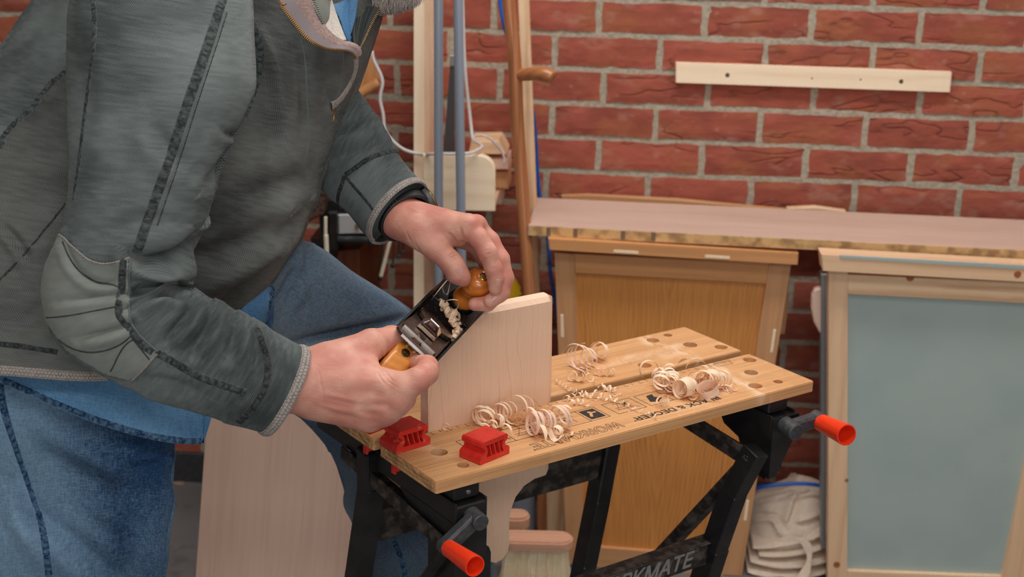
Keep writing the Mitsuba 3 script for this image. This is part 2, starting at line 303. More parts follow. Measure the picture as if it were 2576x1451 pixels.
# long plank lying on the two frames
k = thing('plank', 'long pinkish beech plank with sawn edge lying on the two frames', 'plank')
zt, zb = .757, .735
fl, bl, fr_, br = (at(1330, 566, 1), 0, 0, 0)
def onz(px, py, z): v = ray(px, py); return EYE + v * ((z - 1.5) / v[2])
A, B, C_, D_ = onz(1329, 566, zt), onz(1350, 497, zt), onz(2576, 553, zt), onz(2576, 628, zt)
C_ = B + (C_ - B) * 1.25; D_ = A + (D_ - A) * 1.25
put(k, 'board', slab([A, B, C_, D_], [0, 0, zb - zt], .001), 'plank_top', frame(A, D_ - A, UP))
ed = D_ - A; ed /= np.linalg.norm(ed); nrm = np.cross(ed, UP)
put(k, 'sawn_edge', bar(A + ed * .002 - UP * (zt - zb) / 2 + nrm * .0004, D_ - UP * (zt - zb) / 2 + nrm * .0004, nrm * .002, UP * (zt - zb - .002), .0004), 'ply_edge', frame(A, UP, ed))
for i in range(9):                                                       # blue lumber crayon on the edge, at the right
    q = A + ed * (1.05 + i * .02 + rng.uniform(-.004, .004)); put(k, 'crayon_mark', bar(q - UP * .019 + nrm * .0016, q - UP * .003 + nrm * .0016 + ed * .006, ed * .0035, nrm * .0006, .0002), 'crayon')
mat('crayon', lin(70, 88, 118), .8)
for px in (1380, 1447, 1565, 1640): 
    q = A + ed * ((px - 1329) / 1247 * 1.0); put(k, 'dark_stain', bar(q - UP * .02 + nrm * .0016, q - UP * .002 + nrm * .0016, ed * .009, nrm * .0004, .0001), 'edge_stain')
mat('edge_stain', lin(120, 96, 74), .8)
# boards standing behind the plank
k = thing('offcut_board', 'brown board standing on edge against the wall behind the plank', 'board')
P = [wp(*(lambda q: (q[0], .03, q[1]))(on(x, y, .03))) for x, y in ((1412, 493), (1480, 491), (1700, 502), (1985, 529), (1985, 620), (1412, 600))]
put(k, None, slab(P, -WN * .02, .002), 'oak', frame(P[0], WX, UP))
k = thing('offcut_board', 'short pale offcut peeping over the plank right of the brown board', 'board')
P = [wp(*(lambda q: (q[0], .035, q[1]))(on(x, y, .035))) for x, y in ((1980, 524), (2050, 520), (2128, 531), (2128, 620), (1980, 620))]
put(k, None, slab(P, -WN * .02, .002), 'pine', frame(P[0], WX, UP))
# ------------------------------------------------------------------ oak frame with veneered panel
off = .325
k = thing('panel_frame', 'tapered oak frame with golden veneered panel standing behind the workbench', 'panel')
sl = lambda name, pts, o, th, m, g, lb=None: board(k, name, pts, o, th, m, g, label=lb)
upL = at(1395, 640, 2.8) - at(1428, 1428, 2.8); upR = at(1990, 665, 2.8) - at(1868, 1451, 2.8)
sl('stile', [(1395, 634), (1444, 640), (1470, 1424), (1426, 1420)], off, .03, 'oak', upL)
sl('stile', [(1935, 664), (1990, 664), (1866, 1450), (1816, 1446)], off, .03, 'oak', upR)
sl('rail', [(1443, 638), (1936, 662), (1930, 713), (1446, 686)], off - .001, .028, 'oak_dark', WX)
sl('rail', [(1468, 1374), (1832, 1402), (1824, 1448), (1470, 1425)], off - .001, .028, 'oak', WX)
P = quad_on([(1440, 680), (1934, 708), (1826, 1410), (1464, 1382)], off - .012); fr = frame((P[0] + P[1]) / 2, -UP, WX); fr[:3, 3] = (P[0] + P[1]) / 2
put(k, 'panel', slab(P, -WN * .008, .001), 'oak_veneer', fr, label='golden flame-figured veneer panel')
for a, b in (((1446, 683), (1931, 711)), ((1468, 1378), (1828, 1406)), ((1446, 683), (1468, 1378)), ((1931, 711), (1828, 1406))):
    p, q = quad_on([a, b], off - .010); put(k, 'bead', bar(p, q, WN * .006, np.cross(q - p, WN) / np.linalg.norm(q - p) * .005, .001), 'oak_dark')
sl('top_moulding', [(1379, 601), (2009, 637), (2007, 666), (1382, 628)], off + .028, .05, 'oak_dark', WX)
for x in (1542, 1772):
    y = 597 + (x - 1379) * .0556 + 22; sl('spline', [(x, y), (x + 65, y + 4), (x + 65, y + 11), (x, y + 7)], off + .029, .003, 'pine_pale', WX, 'pale wood spline')
sl('spline', [(1410, 790), (1417, 790), (1419, 850), (1411, 850)], off + .001, .003, 'pine_pale', UP, 'pale wood spline')
sl('spline', [(1946, 828), (1953, 828), (1944, 888), (1937, 888)], off + .001, .003, 'pine_pale', UP, 'pale wood spline')
sl('spline', [(1878, 1256), (1885, 1258), (1878, 1312), (1870, 1310)], off + .001, .003, 'pine_pale', UP, 'pale wood spline')
# ------------------------------------------------------------------ blue panel in a pine frame
off = .40
k = thing('panel_frame', 'tapered pine frame with pale blue painted panel at the right', 'panel')
sl('stile', [(2085, 676), (2133, 680), (2131, 1500), (2083, 1496)], off, .03, 'pine_rail', UP)
upR = at(2580, 1060, 2.72) - at(2520, 1451, 2.72)
sl('stile', [(2612, 1000), (2668, 1000), (2566, 1510), (2510, 1508)], off, .03, 'pine_rail', upR)
sl('stile', [(2632, 740), (2690, 740), (2668, 1000), (2612, 1000)], off, .03, 'pine_rail', upR)
sl('rail', [(2132, 690), (2690, 716), (2690, 768), (2132, 739)], off - .001, .028, 'pine', WX)
sl('rail', [(2130, 1436), (2520, 1451), (2516, 1508), (2129, 1496)], off - .001, .028, 'pine', WX)
P = quad_on([(2128, 734), (2640, 760), (2630, 1000), (2514, 1500), (2128, 1470)], off - .012); put(k, 'panel', slab(P, -WN * .008, .001), 'blue_paint', label='pale blue painted panel')
sl('top_moulding', [(2066, 640), (2700, 676), (2700, 716), (2070, 681)], off + .024, .05, 'pine_rail', WX)
sl('top_panel', [(2112, 642), (2700, 675), (2700, 685), (2112, 649)], off + .026, .004, 'blue_paint', WX, 'thin blue painted strip')
for x, y, r in ((2290, 698, 10), (2560, 690, 9), (2130, 1208, 5), (2105, 1420, 9)):
    c = quad_on([(x, y)], off + (.0245 if y == 690 else .0005))[0]; put(k, 'knot', cyl(c - WN * .001, c + WN * .0006, r / 1300, 14), 'pine_knot')
mat('pine_knot', lin(150, 84, 48), .5)
k = thing('metal_strip', 'upright grey metal strip against the edge of the pine frame', 'metal strip')
put(k, None, slab(quad_on([(2066, 690), (2080, 690), (2078, 1380), (2066, 1380)], .34), -WN * .03, .001), 'grey_metal')
k = thing('rounded_board', 'pinkish board with rounded end sticking out behind the pine frame', 'board')
P = quad_on([(2049, 728), (2060, 724), (2092, 724), (2092, 852), (2078, 850), (2062, 838), (2048, 812), (2041, 776), (2042, 745)], .33); put(k, None, slab(P, -WN * .02, .003), 'beech_sheet', frame(P[0], UP, WX))
k = thing('rounded_board', 'small brown board end showing behind the right stile of the oak frame', 'board')
P = quad_on([(1930, 730), (1982, 700), (1984, 760), (1980, 800), (1974, 842), (1920, 842)], .24); put(k, None, slab(P, -WN * .02, .003), 'oak', frame(P[0], UP, WX))
# ------------------------------------------------------------------ canvas sheet folded on the floor between the frames
mat('canvas', speck(lin(222, 204, 186), lin(206, 188, 170), 420, .3, .7), .85, sheen=.3)
k = thing('dust_sheet', 'crumpled cream canvas dust sheet heaped on the floor between the frames', 'dust sheet')
def rollsheet(P, hw, hh, seed, depth):
    """a fold of cloth: a flattened roll along P"""
    n = 40; C = spline(P, n); th = np.linspace(0, 2 * np.pi, 40, endpoint=False)
    V = C[:, None] + np.cos(th)[None, :, None] * (WN * depth)[None, None] + np.sin(th)[None, :, None] * np.array([0, 0, 1.])[None, None] * (hh * np.sin(np.linspace(.25, np.pi - .25, n)) ** .35)[:, None, None]
    V += .006 * (meshkit.fbm(V * 22 + seed, 3) - .5)[..., None] * (V - C[:, None]) / .05
    return gridmesh(V, True, True)
def q3(px, py, off): return quad_on([(px, py)], off)[0]
lay = [[(1872, 1392), (1960, 1408), (2066, 1394)], [(1878, 1366), (1970, 1382), (2084, 1358)], [(1900, 1352), (1990, 1352), (2084, 1322)], [(1884, 1334), (1980, 1326), (2078, 1292)]]
for i, l in enumerate(lay): put(k, 'fold', rollsheet([q3(x, y, .235 - .008 * i) for x, y in l], .1, .0125 + .001 * (i % 2), i * 7, .085), 'canvas', smooth=True)
th = np.linspace(0, 2 * np.pi, 110, endpoint=False); rows = []
for t, (xl, xr, y, dep) in zip(range(7), [(1874, 2082, 1330, .10), (1872, 2088, 1306, .10), (1878, 2086, 1276, .085), (1886, 2078, 1248, .065), (1898, 2066, 1230, .045), (1930, 2040, 1217, .03), (1970, 2010, 1208, .012)]):
    a, b = q3(xl, y + 14, .19), q3(xr, y - 16, .19); c = (a + b) / 2; h = (b - a) / 2
    rows.append(c + np.cos(th)[:, None] * h + np.sin(th)[:, None] * -WN * dep)
V = np.array(rows); V = CubicSpline(range(7), V, axis=0)(np.linspace(0, 6, 80))
Ph = proj(V); 
def fold_(P, a, b, w, dpt):
    a, b = np.array(a, float), np.array(b, float); ab = b - a; L = np.linalg.norm(ab); t_ = ((P - a) @ ab) / L ** 2; d_ = (ab[0] * (P[..., 1] - a[1]) - ab[1] * (P[..., 0] - a[0])) / L; e_ = np.clip(1 - np.abs(2 * t_ - 1) ** 4, 0, 1)
    return dpt * e_ * (np.exp(-((d_ - w) / w) ** 2) - np.exp(-((d_ + w * .4) / w) ** 2))
dd_ = sum(fold_(Ph, *f) for f in [((2010, 1225), (1985, 1320), 9, .012), ((1950, 1300), (1975, 1345), 7, .012), ((1880, 1300), (1960, 1300), 6, .010), ((2040, 1230), (1990, 1260), 10, .008), ((1900, 1260), (1950, 1240), 10, .008), ((2085, 1290), (2000, 1320), 8, .010)])
V = V + ((.020 * (meshkit.fbm(np.stack([V[..., 0] * 16 + V[..., 2] * 12, V[..., 2] * 6, V[..., 1] * 6], -1) + 3, 3) - .5)) + dd_)[..., None] * WN
put(k, 'drape', gridmesh(V, True, True), 'canvas', smooth=True)
put(k, 'peak', hull(np.vstack([quad_on([(1960, 1225), (1990, 1190), (2002, 1189), (2035, 1225)], .13), quad_on([(1975, 1225), (1992, 1196), (2020, 1225)], .10)])), 'canvas')
S = spline([q3(2008, 1352, .315), q3(2030, 1372, .325), q3(2036, 1400, .335), q3(2028, 1432, .35), q3(2012, 1470, .37)], 30)
put(k, 'tie_strap', cat([bar(S[i], S[i + 1] + (S[i + 1] - S[i]) * .05, WX * .02 * (.8 + .3 * math.sin(i * .35)), WN * .003, .0008) for i in range(29)]), 'canvas', label='cream strap trailing on the floor')
# ------------------------------------------------------------------ upright timbers, tubes, shafts
k = thing('upright_post', 'pale planed pine post with the wooden box fixed to it', 'post')
P = quad_on([(1041, -40), (1067, -40), (1066, 900), (1041, 900)], .24); put(k, None, hull(np.vstack([P, np.array(P) - WN * .23])), 'pine_pale', frame(P[0], UP, WX))
k = thing('steel_tube', 'left one of two grey steel tubes leaning before the post', 'tube')
def leaner(a, b, Ya, Yb, r, m, k, name=None, n=24, **kw): return put(k, name, cyl(at(*a, Ya), at(*b, Yb), r, n), m, **kw)
leaner((1103, -120), (1104, 1180), 2.72, 2.74, .0088, 'tube_steel', k, smooth=40)
k = thing('steel_tube', 'right one of two grey steel tubes leaning before the wooden box', 'tube')
leaner((1151, -120), (1168, 1180), 2.68, 2.74, .0090, 'tube_steel', k, smooth=40)
k = thing('metal_straightedge', 'dark grey tapered metal blade standing between and behind the steel tubes', 'straightedge')
put(k, 'blade', slab(quad_on([(1133, 150), (1142, 150), (1143, 392), (1114, 392)], .16), -WN * .012, .001), 'dark_metal')
put(k, 'clip', slab(quad_on([(1131, 138), (1143, 138), (1143, 168), (1131, 168)], .165), -WN * .02, .002), 'grey_metal')
k = thing('wall_box', 'pale plywood box front with rounded corner fixed beside the post', 'bracket')
Bx = [(1064, 391), (1205, 391)] + [(1205 + 40 * math.sin(a), 431 - 40 * math.cos(a)) for a in np.linspace(.2, 1.57, 7)] + [(1245, 532), (1064, 528)]
P = quad_on(Bx, .30); put(k, 'front_board', slab(P, -WN * .02, .0015), 'pine_pale', frame(P[0], WX, UP))
P = quad_on([(1066, 512), (1243, 516), (1243, 531), (1066, 527)], .28); put(k, 'shelf', hull(np.vstack([P, np.array(P) - WN * .27])), 'pine', frame(P[0], WX, UP))
P = quad_on([(1180, 395), (1243, 440), (1243, 520), (1180, 520)], .20); put(k, 'back_board', slab(P, -WN * .18, .002), 'oak', frame(P[0], WX, UP))
for i, (pts, o, th_, m, lb) in enumerate([([(1180, 352), (1262, 360), (1272, 395), (1180, 392)], .17, .10, 'pine', 'weathered split offcut lying uppermost on the wooden box'), ([(1180, 396), (1276, 396), (1278, 424), (1180, 424)], .16, .09, 'beech_sheet', 'pinkish offcut second from the top in the box stack'), ([(1190, 428), (1280, 428), (1276, 470), (1190, 470)], .15, .09, 'oak', 'brown offcut third from the top in the box stack'), ([(1200, 474), (1268, 474), (1262, 508), (1200, 508)], .14, .09, 'beech_sheet', 'lowest pinkish offcut resting on the box shelf')]):
    kk = thing('wood_offcut', lb, 'wood offcut', 'offcuts stacked on the wooden box'); P = quad_on(pts, o); P = np.array(P) + rng.normal(0, .003, (4, 3)); put(kk, None, slab(P, -WN * th_, .003), m, frame(P[0], WX, UP))
k = thing('power_cable', 'thin whitish cable looping down the wall and over the box', 'cable')
cab = [(936, 128), (940, 150), (953, 178), (962, 205), (956, 245), (964, 290), (968, 325), (990, 356), (1020, 378), (1055, 387)]
cab3 = [q3(x, y, .25) for x, y in cab] + [q3(x, y, .335) for x, y in ((1090, 387), (1140, 387), (1175, 386))] + [q3(1200, 378, .30), q3(1212, 366, .27), q3(1196, 356, .25), q3(1188, 342, .22)] + [q3(1182, 290, .2), q3(1172, 200, .2), q3(1168, 140, .2), q3(1164, 20, .2), q3(1160, -60, .2)]
put(k, 'cable', tube(spline(cab3, 160), .0034, 8), 'white_cable', smooth=True)
put(k, 'cable', tube(spline([q3(1190, 346, .22), q3(1205, 340, .22), q3(1222, 343, .22), q3(1245, 360, .21), q3(1264, 384, .20), q3(1268, 410, .20)], 40), .0022, 8), 'white_cable', smooth=True)
k = thing('wooden_shaft', 'tall varnished wooden shaft with stubby side grip standing before the brick wall', 'wooden shaft')
sh = [(1279, -30, .30), (1281, 20, .30), (1289, 90, .30), (1296, 180, .30), (1300, 290, .30), (1309, 413, .30), (1318, 537, .31), (1325, 640, .32), (1334, 760, .33), (1345, 900, .34), (1350, 1150, .36)]
C = spline([q3(*a) for a in sh], 90); put(k, 'shaft', tube(C, np.interp(np.linspace(0, 1, 90), [0, .2, .5, 1], [.0125, .0135, .0130, .0125]), 20), 'varnished_wood', np.eye(4)[[2, 0, 1, 3]].T, smooth=True)
G = spline([q3(1300, 188, .30), q3(1320, 188, .31), q3(1350, 185, .33), q3(1375, 188, .34), q3(1390, 196, .345)], 24)
put(k, 'side_grip', tube(np.vstack([G, G[-1] + (G[-1] - G[-2]) * .3]), np.r_[np.interp(np.linspace(0, 1, 24), [0, .3, .8, 1], [.0115, .0125, .0150, .0125]), .006], 20), 'varnished_wood', np.eye(4), smooth=True, label='stubby turned side grip')
k = thing('upright_post', 'slim pale post leaning behind the varnished shaft', 'post')
P0, P1 = at(1316, -40, 2.93), at(1362, 1150, 2.96); put(k, None, bar(P0, P1, WX * .021, WN * .03), 'pine', frame(P0, P1 - P0, WX))
k = thing('air_hose', 'blue rubber hose hanging behind the shaft and trailing along the wall', 'hose')
hs = [(1256, -20, .12), (1260, 20, .12), (1266, 55, .12), (1283, 110, .1), (1300, 165, .1), (1318, 215, .11), (1334, 258, .10), (1344, 310, .07), (1350, 400, .035), (1357, 490, .022), (1370, 560, .020), (1380, 610, .022), (1384, 680, .05), (1394, 740, .1), (1404, 800, .12), (1420, 1000, .12), (1500, 1180, .12), (1700, 1240, .16), (1860, 1240, .20), (1910, 1226, .24), (1980, 1217, .245), (2066, 1221, .24), (2120, 1240, .22), (2200, 1300, .22)]
put(k, None, tube(spline([q3(*a) for a in hs], 260), .0044, 10), 'blue_rubber', smooth=True)
k = thing('wooden_hook', 'golden wooden hook hanging on the wall beside the chest of the person', 'wooden hook')
P = quad_on([(870, 150), (928, 120), (940, 150), (946, 185), (958, 205), (950, 218), (905, 252), (860, 262)], .12); put(k, 'flare', slab(P, -WN * .02, .006), 'oak_dark', frame(P[0], UP, WX))
put(k, 'grip', tube(spline([q3(840, 280, .14), q3(900, 240, .14), q3(954, 206, .14)], 14), .011, 14), 'oak_dark', np.eye(4), smooth=True)
# ------------------------------------------------------------------ vice and clamps at the left
k = thing('bench_vice', 'black cast iron vice with silver side plate on the wooden cabinet', 'vice')
bx = lambda n, pts, o, th_, m, lb=None: put(k, n, slab(quad_on(pts, o), -WN * th_, .003), m, label=lb)
bx('body', [(800, 500), (950, 510), (948, 612), (806, 620)], .34, .16, 'black_steel'); bx('jaw', [(760, 470), (825, 470), (812, 540), (762, 566)], .38, .05, 'rusty', 'rusty jaw plate')
mat('bright_metal', lin(190, 192, 194), .35, .3); mat('rod_bright', lin(236, 230, 206), .25, .2); mat('rusty', speck(lin(104, 84, 74), lin(60, 46, 40), 160), .5, .5)
bx('side_plate', [(849, 540), (930, 538), (930, 588), (850, 590)], .352, .01, 'bright_metal', 'bright silver side plate'); bx('bracket', [(826, 532), (848, 532), (848, 632), (830, 632)], .36, .02, 'black_steel')
put(k, 'bolt', cyl(q3(899, 568, .352), q3(899, 568, .362), .005, 16), 'screw_dark')
put(k, 'screw_thread', tube(np.linspace(q3(850, 601, .36), q3(925, 602, .36), 80), .006 + .0012 * np.sin(np.arange(80) * 1.6), 12), 'dark_metal')
put(k, 'handle_rod', cat(cyl(q3(819, 545, .375), q3(819, 590, .375), .0035, 12), cyl(q3(820, 590, .375), q3(822, 638, .375), .0048, 12)), 'rod_bright', smooth=40, label='bright vertical handle rod')
bx('under_bracket', [(780, 600), (850, 610), (838, 660), (800, 680)], .33, .10, 'black_steel'); bx('foot', [(925, 596), (968, 596), (960, 618), (925, 622)], .34, .08, 'black_steel')
k = thing('tool_cabinet', 'dark brown wooden cabinet side under the black vice', 'cabinet')
P = quad_on([(760, 640), (905, 626), (905, 1250), (760, 1250)], .28); put(k, None, hull(np.vstack([P, np.array(P) - WN * .26])), 'cab_brown', frame(P[0], UP, WX))
mat('cab_brown', wood(lin(120, 64, 34), lin(80, 38, 20), 50, .02, .5, 300), .5)
rods = [((982, 600), (958, 695), .0042, 'rod_bright', 'bright steel clamp rod slanting below the sleeve'), ((962, 612), (956, 700), .003, 'screw_dark', 'dull clamp rod hanging behind the bright slanting rod'), ((993, 590), (988, 668), .0022, 'screw_dark', 'thin hanging rod with ball end left of two capped rods'), ((1005, 590), (1003, 645), .0026, 'screw_dark', 'hanging rod with square black cap in the middle'), ((1015, 590), (1014, 634), .0026, 'screw_dark', 'shortest hanging rod with square black cap beside the wrist')]
for i, (a, b, r, m, lb) in enumerate(rods):
    k = thing('clamp_rod', lb, 'clamp rod'); o = .3 - .02 * i
    p, q = q3(*a, o), q3(*b, o); p = p + (p - q) * .6; put(k, 'rod', cyl(p, q, r, 12), m, smooth=40)
    if i in (1, 2): put(k, 'ball_end', trimesh.creation.icosphere(2, .0052).apply_translation(q), 'black_steel', smooth=True)
    if i > 2: put(k, 'cap', mv(cbox((.0085, .0085, .009), bev=.001), T_(*q)), 'black_plastic')
# ------------------------------------------------------------------ floor things under the bench
k = thing('broom', 'broom head with varnished block and dense cream bristles, nearest below the bench', 'broom')
def broom(k, xl, xr, y0, y1, Y, zb, nb, spread, bl, dep):
    a, b = at(xl, y0, Y), at(xr, y0, Y); c = at((xl + xr) / 2, y1, Y); h = a[2] - c[2]; ax = b - a; ax[2] = 0; L = np.linalg.norm(ax); ax /= L; ay = np.array([-ax[1], ax[0], 0]); ctr = (a + b) / 2
    poly = sg.box(-L / 2 + dep / 2, -.0001, L / 2 - dep / 2, .0001).buffer(dep / 2, quad_segs=8)
    M = np.eye(4); M[:3, 0], M[:3, 1], M[:3, 2], M[:3, 3] = ax, ay, UP, ctr - UP * h
    put(k, 'block', cat(extr(poly, h * .8, M), extr(poly.buffer(-.003), h * .2, M, h * .8)), 'broom_wood', M, smooth=30)
    m = []; nn = 14 if bl else 8
    for i in range(nn):
        for j in range(4):
            x = (i + .5) / nn * (L - .02) - L / 2 + .01; y = (j - 1.5) * dep * .22
            for b_ in range(nb):
                p0 = np.array([x + rng.normal(0, .002), y + rng.normal(0, .002), .001]); zl = ctr[2] - h - zb; p1 = np.array([x * (1 + spread) + rng.normal(0, .006), y * (1 + spread * 2) + rng.normal(0, .008), -zl * rng.uniform(.97, 1)])
                pm = (p0 + p1) / 2 + np.array([-x * .05, 0, 0]); R = np.array([p0, pm, p1]); m.append(tube(R, .0011, 3, False))
    put(k, 'bristles', mv(cat(m), M), 'bristle'); labels[k + '__bristles'] = {'kind': 'stuff'}
    put(k, 'bristle_core', mv(hull(np.array([[sx * (L / 2 - .016) * q, sy * dep * .36 * q, z] for q, z in ((1, .0), (1 + spread, -(ctr[2] - h - zb) * .93)) for sx in (-1, 1) for sy in (-1, 1)])), M), 'bristle')
    return M, L, h
mat('bristle', lin(236, 224, 196), .6); mat('broom_wood', wood(lin(222, 172, 144), lin(190, 136, 110), 60, .02, .4, 300), .25, coat=.5)
M, L, h = broom(k, 1258, 1442, 1348, 1372, 2.62, .004, 9, .22, 1, .055)
k = thing('hand_brush', 'small pale wooden brush block standing behind the broom', 'brush')
M, L, h = broom(k, 1258, 1333, 1291, 1320, 2.74, .05, 6, .15, 0, .05)
k = thing('floor_pipe', 'grey plastic pipe standing beyond the broom', 'pipe'); put(k, None, cyl(at(1318, 1180, 2.9), at(1316, 1345, 2.9), .026, 32), 'tube_steel', smooth=40)
k = thing('timber_strip', 'narrow reddish brown strip upright left of the oak frame', 'timber'); P = quad_on([(1350, 1000), (1374, 1000), (1375, 1360), (1352, 1360)], .24); put(k, None, slab(P, -WN * .02), 'varnished_wood', frame(P[0], UP, WX))
k = thing('timber_strip', 'pale beech strip upright between brown strip and oak frame', 'timber'); P = quad_on([(1374, 1000), (1420, 1000), (1422, 1360), (1376, 1360)], .25); put(k, None, slab(P, -WN * .02), 'pine', frame(P[0], UP, WX))
k = thing('spring_clamp', 'yellow and black plastic tool behind the knuckles of the left hand', 'clamp')
for i, (pts, m) in enumerate([([(1264, 740), (1290, 704), (1312, 742), (1285, 760)], 'yellow_plastic'), ([(1284, 700), (1292, 696), (1310, 728), (1304, 736)], 'yellow_plastic'), ([(1260, 720), (1286, 690), (1306, 740), (1262, 762)], 'black_plastic')]):
    put(k, ['jaw', 'lever', 'body'][i], slab(quad_on(pts, .22 - .012 * i), -WN * .012, .002), m)
k = thing('beech_panel', 'large pinkish beech sheet standing between the legs of the person', 'panel')
P = [at(526, 960, 2.26), at(872, 960, 2.26), at(896, 1560, 2.16), at(484, 1560, 2.16)]; n_ = np.cross(P[1] - P[0], P[3] - P[0]); n_ /= np.linalg.norm(n_)
put(k, None, slab(P, n_ * .016 * (1 if n_[1] > 0 else -1), .001), 'beech_sheet', frame(P[0], P[3] - P[0], P[1] - P[0]))
# ------------------------------------------------------------------ folding workbench (local frame: x along the jaws, y away from the photographer's side, z up from the jaw tops)
def bpl(px, py, yb):                                                    # photo point -> bench coordinates on the upright plane y = yb
    n = BM[:3, 1]; v = ray(px, py); X = EYE + v * (((bw(0, yb, 0) - EYE) @ n) / (v @ n)) - BO
    return np.array([BC * X[0] + BS * X[1], yb, X[2]])
JL, W1, GAP, W2, JT = .61, .1237, .0183, .1203, .0148
wbk = thing('folding_workbench', 'black steel folding workbench with bamboo jaws and two red crank handles', 'workbench')
def jaw(y0, y1, holes, name):
    x0, x1 = 0, JL
    pr = sg.box(x0 + .004, y0 + .002, x1 - .004, y1 - .002).buffer(.0035, quad_segs=4)
    m = extr(pr, JT - .0016, None, -JT); top = extr(pr.buffer(-.0012), .0016, None, -.0016)
    for x, y, r in holes:
        pass
    hs = so.unary_union([sg.Point(x, y).buffer(r, quad_segs=10) for x, y, r in holes])
    body = cat(extr(pr, JT - .0098, None, -JT), extr(pr.difference(hs), .0098 - .0012, None, -.0098)); rim = extr(pr.buffer(-.0010).difference(hs), .0012, None, -.0012)
    k = put(wbk, name, bmesh(cat(body, rim)), 'bamboo', BM, label='worn bamboo jaw' if y0 == 0 else 'far bamboo jaw')
    # the laminations show on the end faces
    lam = []; nst = int((y1 - y0 - .008) / .0152)
    for i in range(nst):
        for j in range(3):
            lam.append((bmesh(cbox((.0012, .0148, JT / 3 - .0006), (.0001, y0 + .012 + i * .0152, -JT + JT / 6 + j * JT / 3), .0003))))
    put(k, 'end_lamination', cat(lam), 'bamboo_end', np.array([[0, 0, 1, 0], [1, 0, 0, 0], [0, 1, 0, 0], [0, 0, 0, 1.]]) @ np.eye(4)); labels[k.replace('__end', '') + '__end_lamination' if False else k + '__end_lamination'] = {'kind': 'stuff'}
    return k
fh = [(.592, .106, .0095), (.558, .068, .0098), (.527, .028, .0098), (.565, .023, .0066), (.048, .067, .0105), (.052, .021, .0072), (.45, .1, .0095), (.16, .1, .0095)]
rh = [(.528, .241, .0095), (.562, .247, .0066), (.562, .198, .0105), (.594, .167, .0095), (.45, .167, .0098), (.048, .198, .0105), (.16, .167, .0095)]
JF = jaw(0, W1, fh, 'front_jaw'); JR = jaw(W1 + GAP, W1 + GAP + W2, rh, 'rear_jaw')
for par, x, y in ((JF, .558, .068), (JF, .048, .067), (JR, .562, .198), (JR, .048, .198)):
    put(par, 'bolt', bmesh(lathe([(0, -.0065), (.0035, -.0067), (.0058, -.0078), (.0070, -.0092), (.0072, -.0100), (0, -.0100)], T_(x, y, 0), 24)), 'zinc', smooth=40, label='zinc bolt head sunk in the hole')
for par, y0 in ((JF, 0), (JR, W1 + GAP)):
    for xx in (.055, .555): put(par, 'under_plate', bmesh(cbox((.05, .11, .0014), (xx, y0 + .06, -JT - .0008), .0005)), 'black_steel')
# printing on the front jaw, upside down as seen from here
def flat(poly, z=0, h=.00025): return cat([extr(g, h, None, z) for g in getattr(poly, 'geoms', [poly]) if g.area > 1e-9])
def textpoly(s, h, bold=True):
    m = meshkit.text_mesh(s, h, .001, bold); V = m.vertices[:, :2]; f = m.faces[(m.face_normals[:, 2] > .9)]
    return so.unary_union([sg.Polygon(V[t]).buffer(1e-6) for t in f]).simplify(h * .01)
def flip(poly, x, y, width):                                            # reading towards -x, letter tops towards the photographer
    a, b, c, d = poly.bounds; s = width / (c - a); return sa.affine_transform(poly, [-s, 0, 0, -1, x + a * s, y])
def ring(poly, w): return poly.buffer(w / 2).difference(poly.buffer(-w / 2))
ink = [ring(flip(textpoly('WORKMATE', .0165), .287, .0285, .135), .00055), flip(textpoly('BLACK & DECKER', .0105), .455, .0275, .142)]
for rx, ry in ((.149, .0125), (.310, .0185)): ink += [ring(sg.Point(rx, ry).buffer(.0016), .0003), sg.box(rx - .0004, ry - .0008, rx + .0004, ry + .0008)]
def line(*p, w=.0006): return sg.LineString(p).buffer(w / 2, cap_style=2)
bxs = [(.082, .146), (.146, .204), (.204, .262), (.262, .292), (.306, .352), (.360, .398), (.398, .434), (.434, .470)]
y0, y1 = .047, .083
for i, (a, b) in enumerate(bxs):
    ink.append(ring(sg.box(a, y0, b, y1), .0007)); w = b - a; f = lambda u, v: (a + u * w, y0 + v * (y1 - y0))
    if i in (0, 3): 
        pass
    if i == 0: ink += [line(f(.55, .25), f(.8, .8)), line(f(.68, .22), f(.92, .75)), line(f(.8, .8), f(.76, .62)), line(f(.68, .22), f(.74, .4)), line(f(.1, .2), f(.3, .2)), line(f(.1, .3), f(.1, .8)), line(f(.2, .85), f(.5, .85), w=.001)]
    elif i in (1, 4): ink += [line(f(.15, .3), f(.75, .3)), line(f(.15, .45), f(.75, .45)), line(f(.2, .3), f(.45, .85)), line(f(.7, .3), f(.4, .85)), line(f(.25, .8), f(.8, .75)), sg.Point(f(.62, .68)).buffer(.003), line(f(.5, .5), f(.66, .72), w=.0018), line(f(.75, .3), f(.9, .15))]
    elif i == 3: ink += [sg.box(*f(.12, .12), *f(.88, .9)).difference(line(f(.3, .3), f(.5, .6), f(.8, .62), w=.004)).difference(sg.Point(f(.5, .68)).buffer(.003))]
    elif i == 2: ink += [line(f(.2, .7), f(.8, .7), w=.001), line(f(.3, .7), f(.3, .2)), line(f(.7, .7), f(.7, .2)), line(f(.3, .4), f(.7, .4)), sg.Point(f(.5, .55)).buffer(.0025)]
    elif i == 5: ink += [sg.Polygon([f(.2, .3), f(.5, .15), f(.8, .4), f(.6, .6), f(.7, .85), f(.4, .8), f(.3, .55)])]
    else: ink += [line(f(.15, .55), f(.85, .55)), line(f(.5, .55), f(.5, .95)), sg.box(*f(.3, .2), *f(.6, .45)), line(f(.3, .75), f(.42, .9), w=.001), line(f(.7, .75), f(.8, .9), w=.001)]
put(JF, 'printed_mark', bmesh(cat([flat(p) for p in ink])), 'ink', label='black printed lettering and a row of pictograms')
tick = []
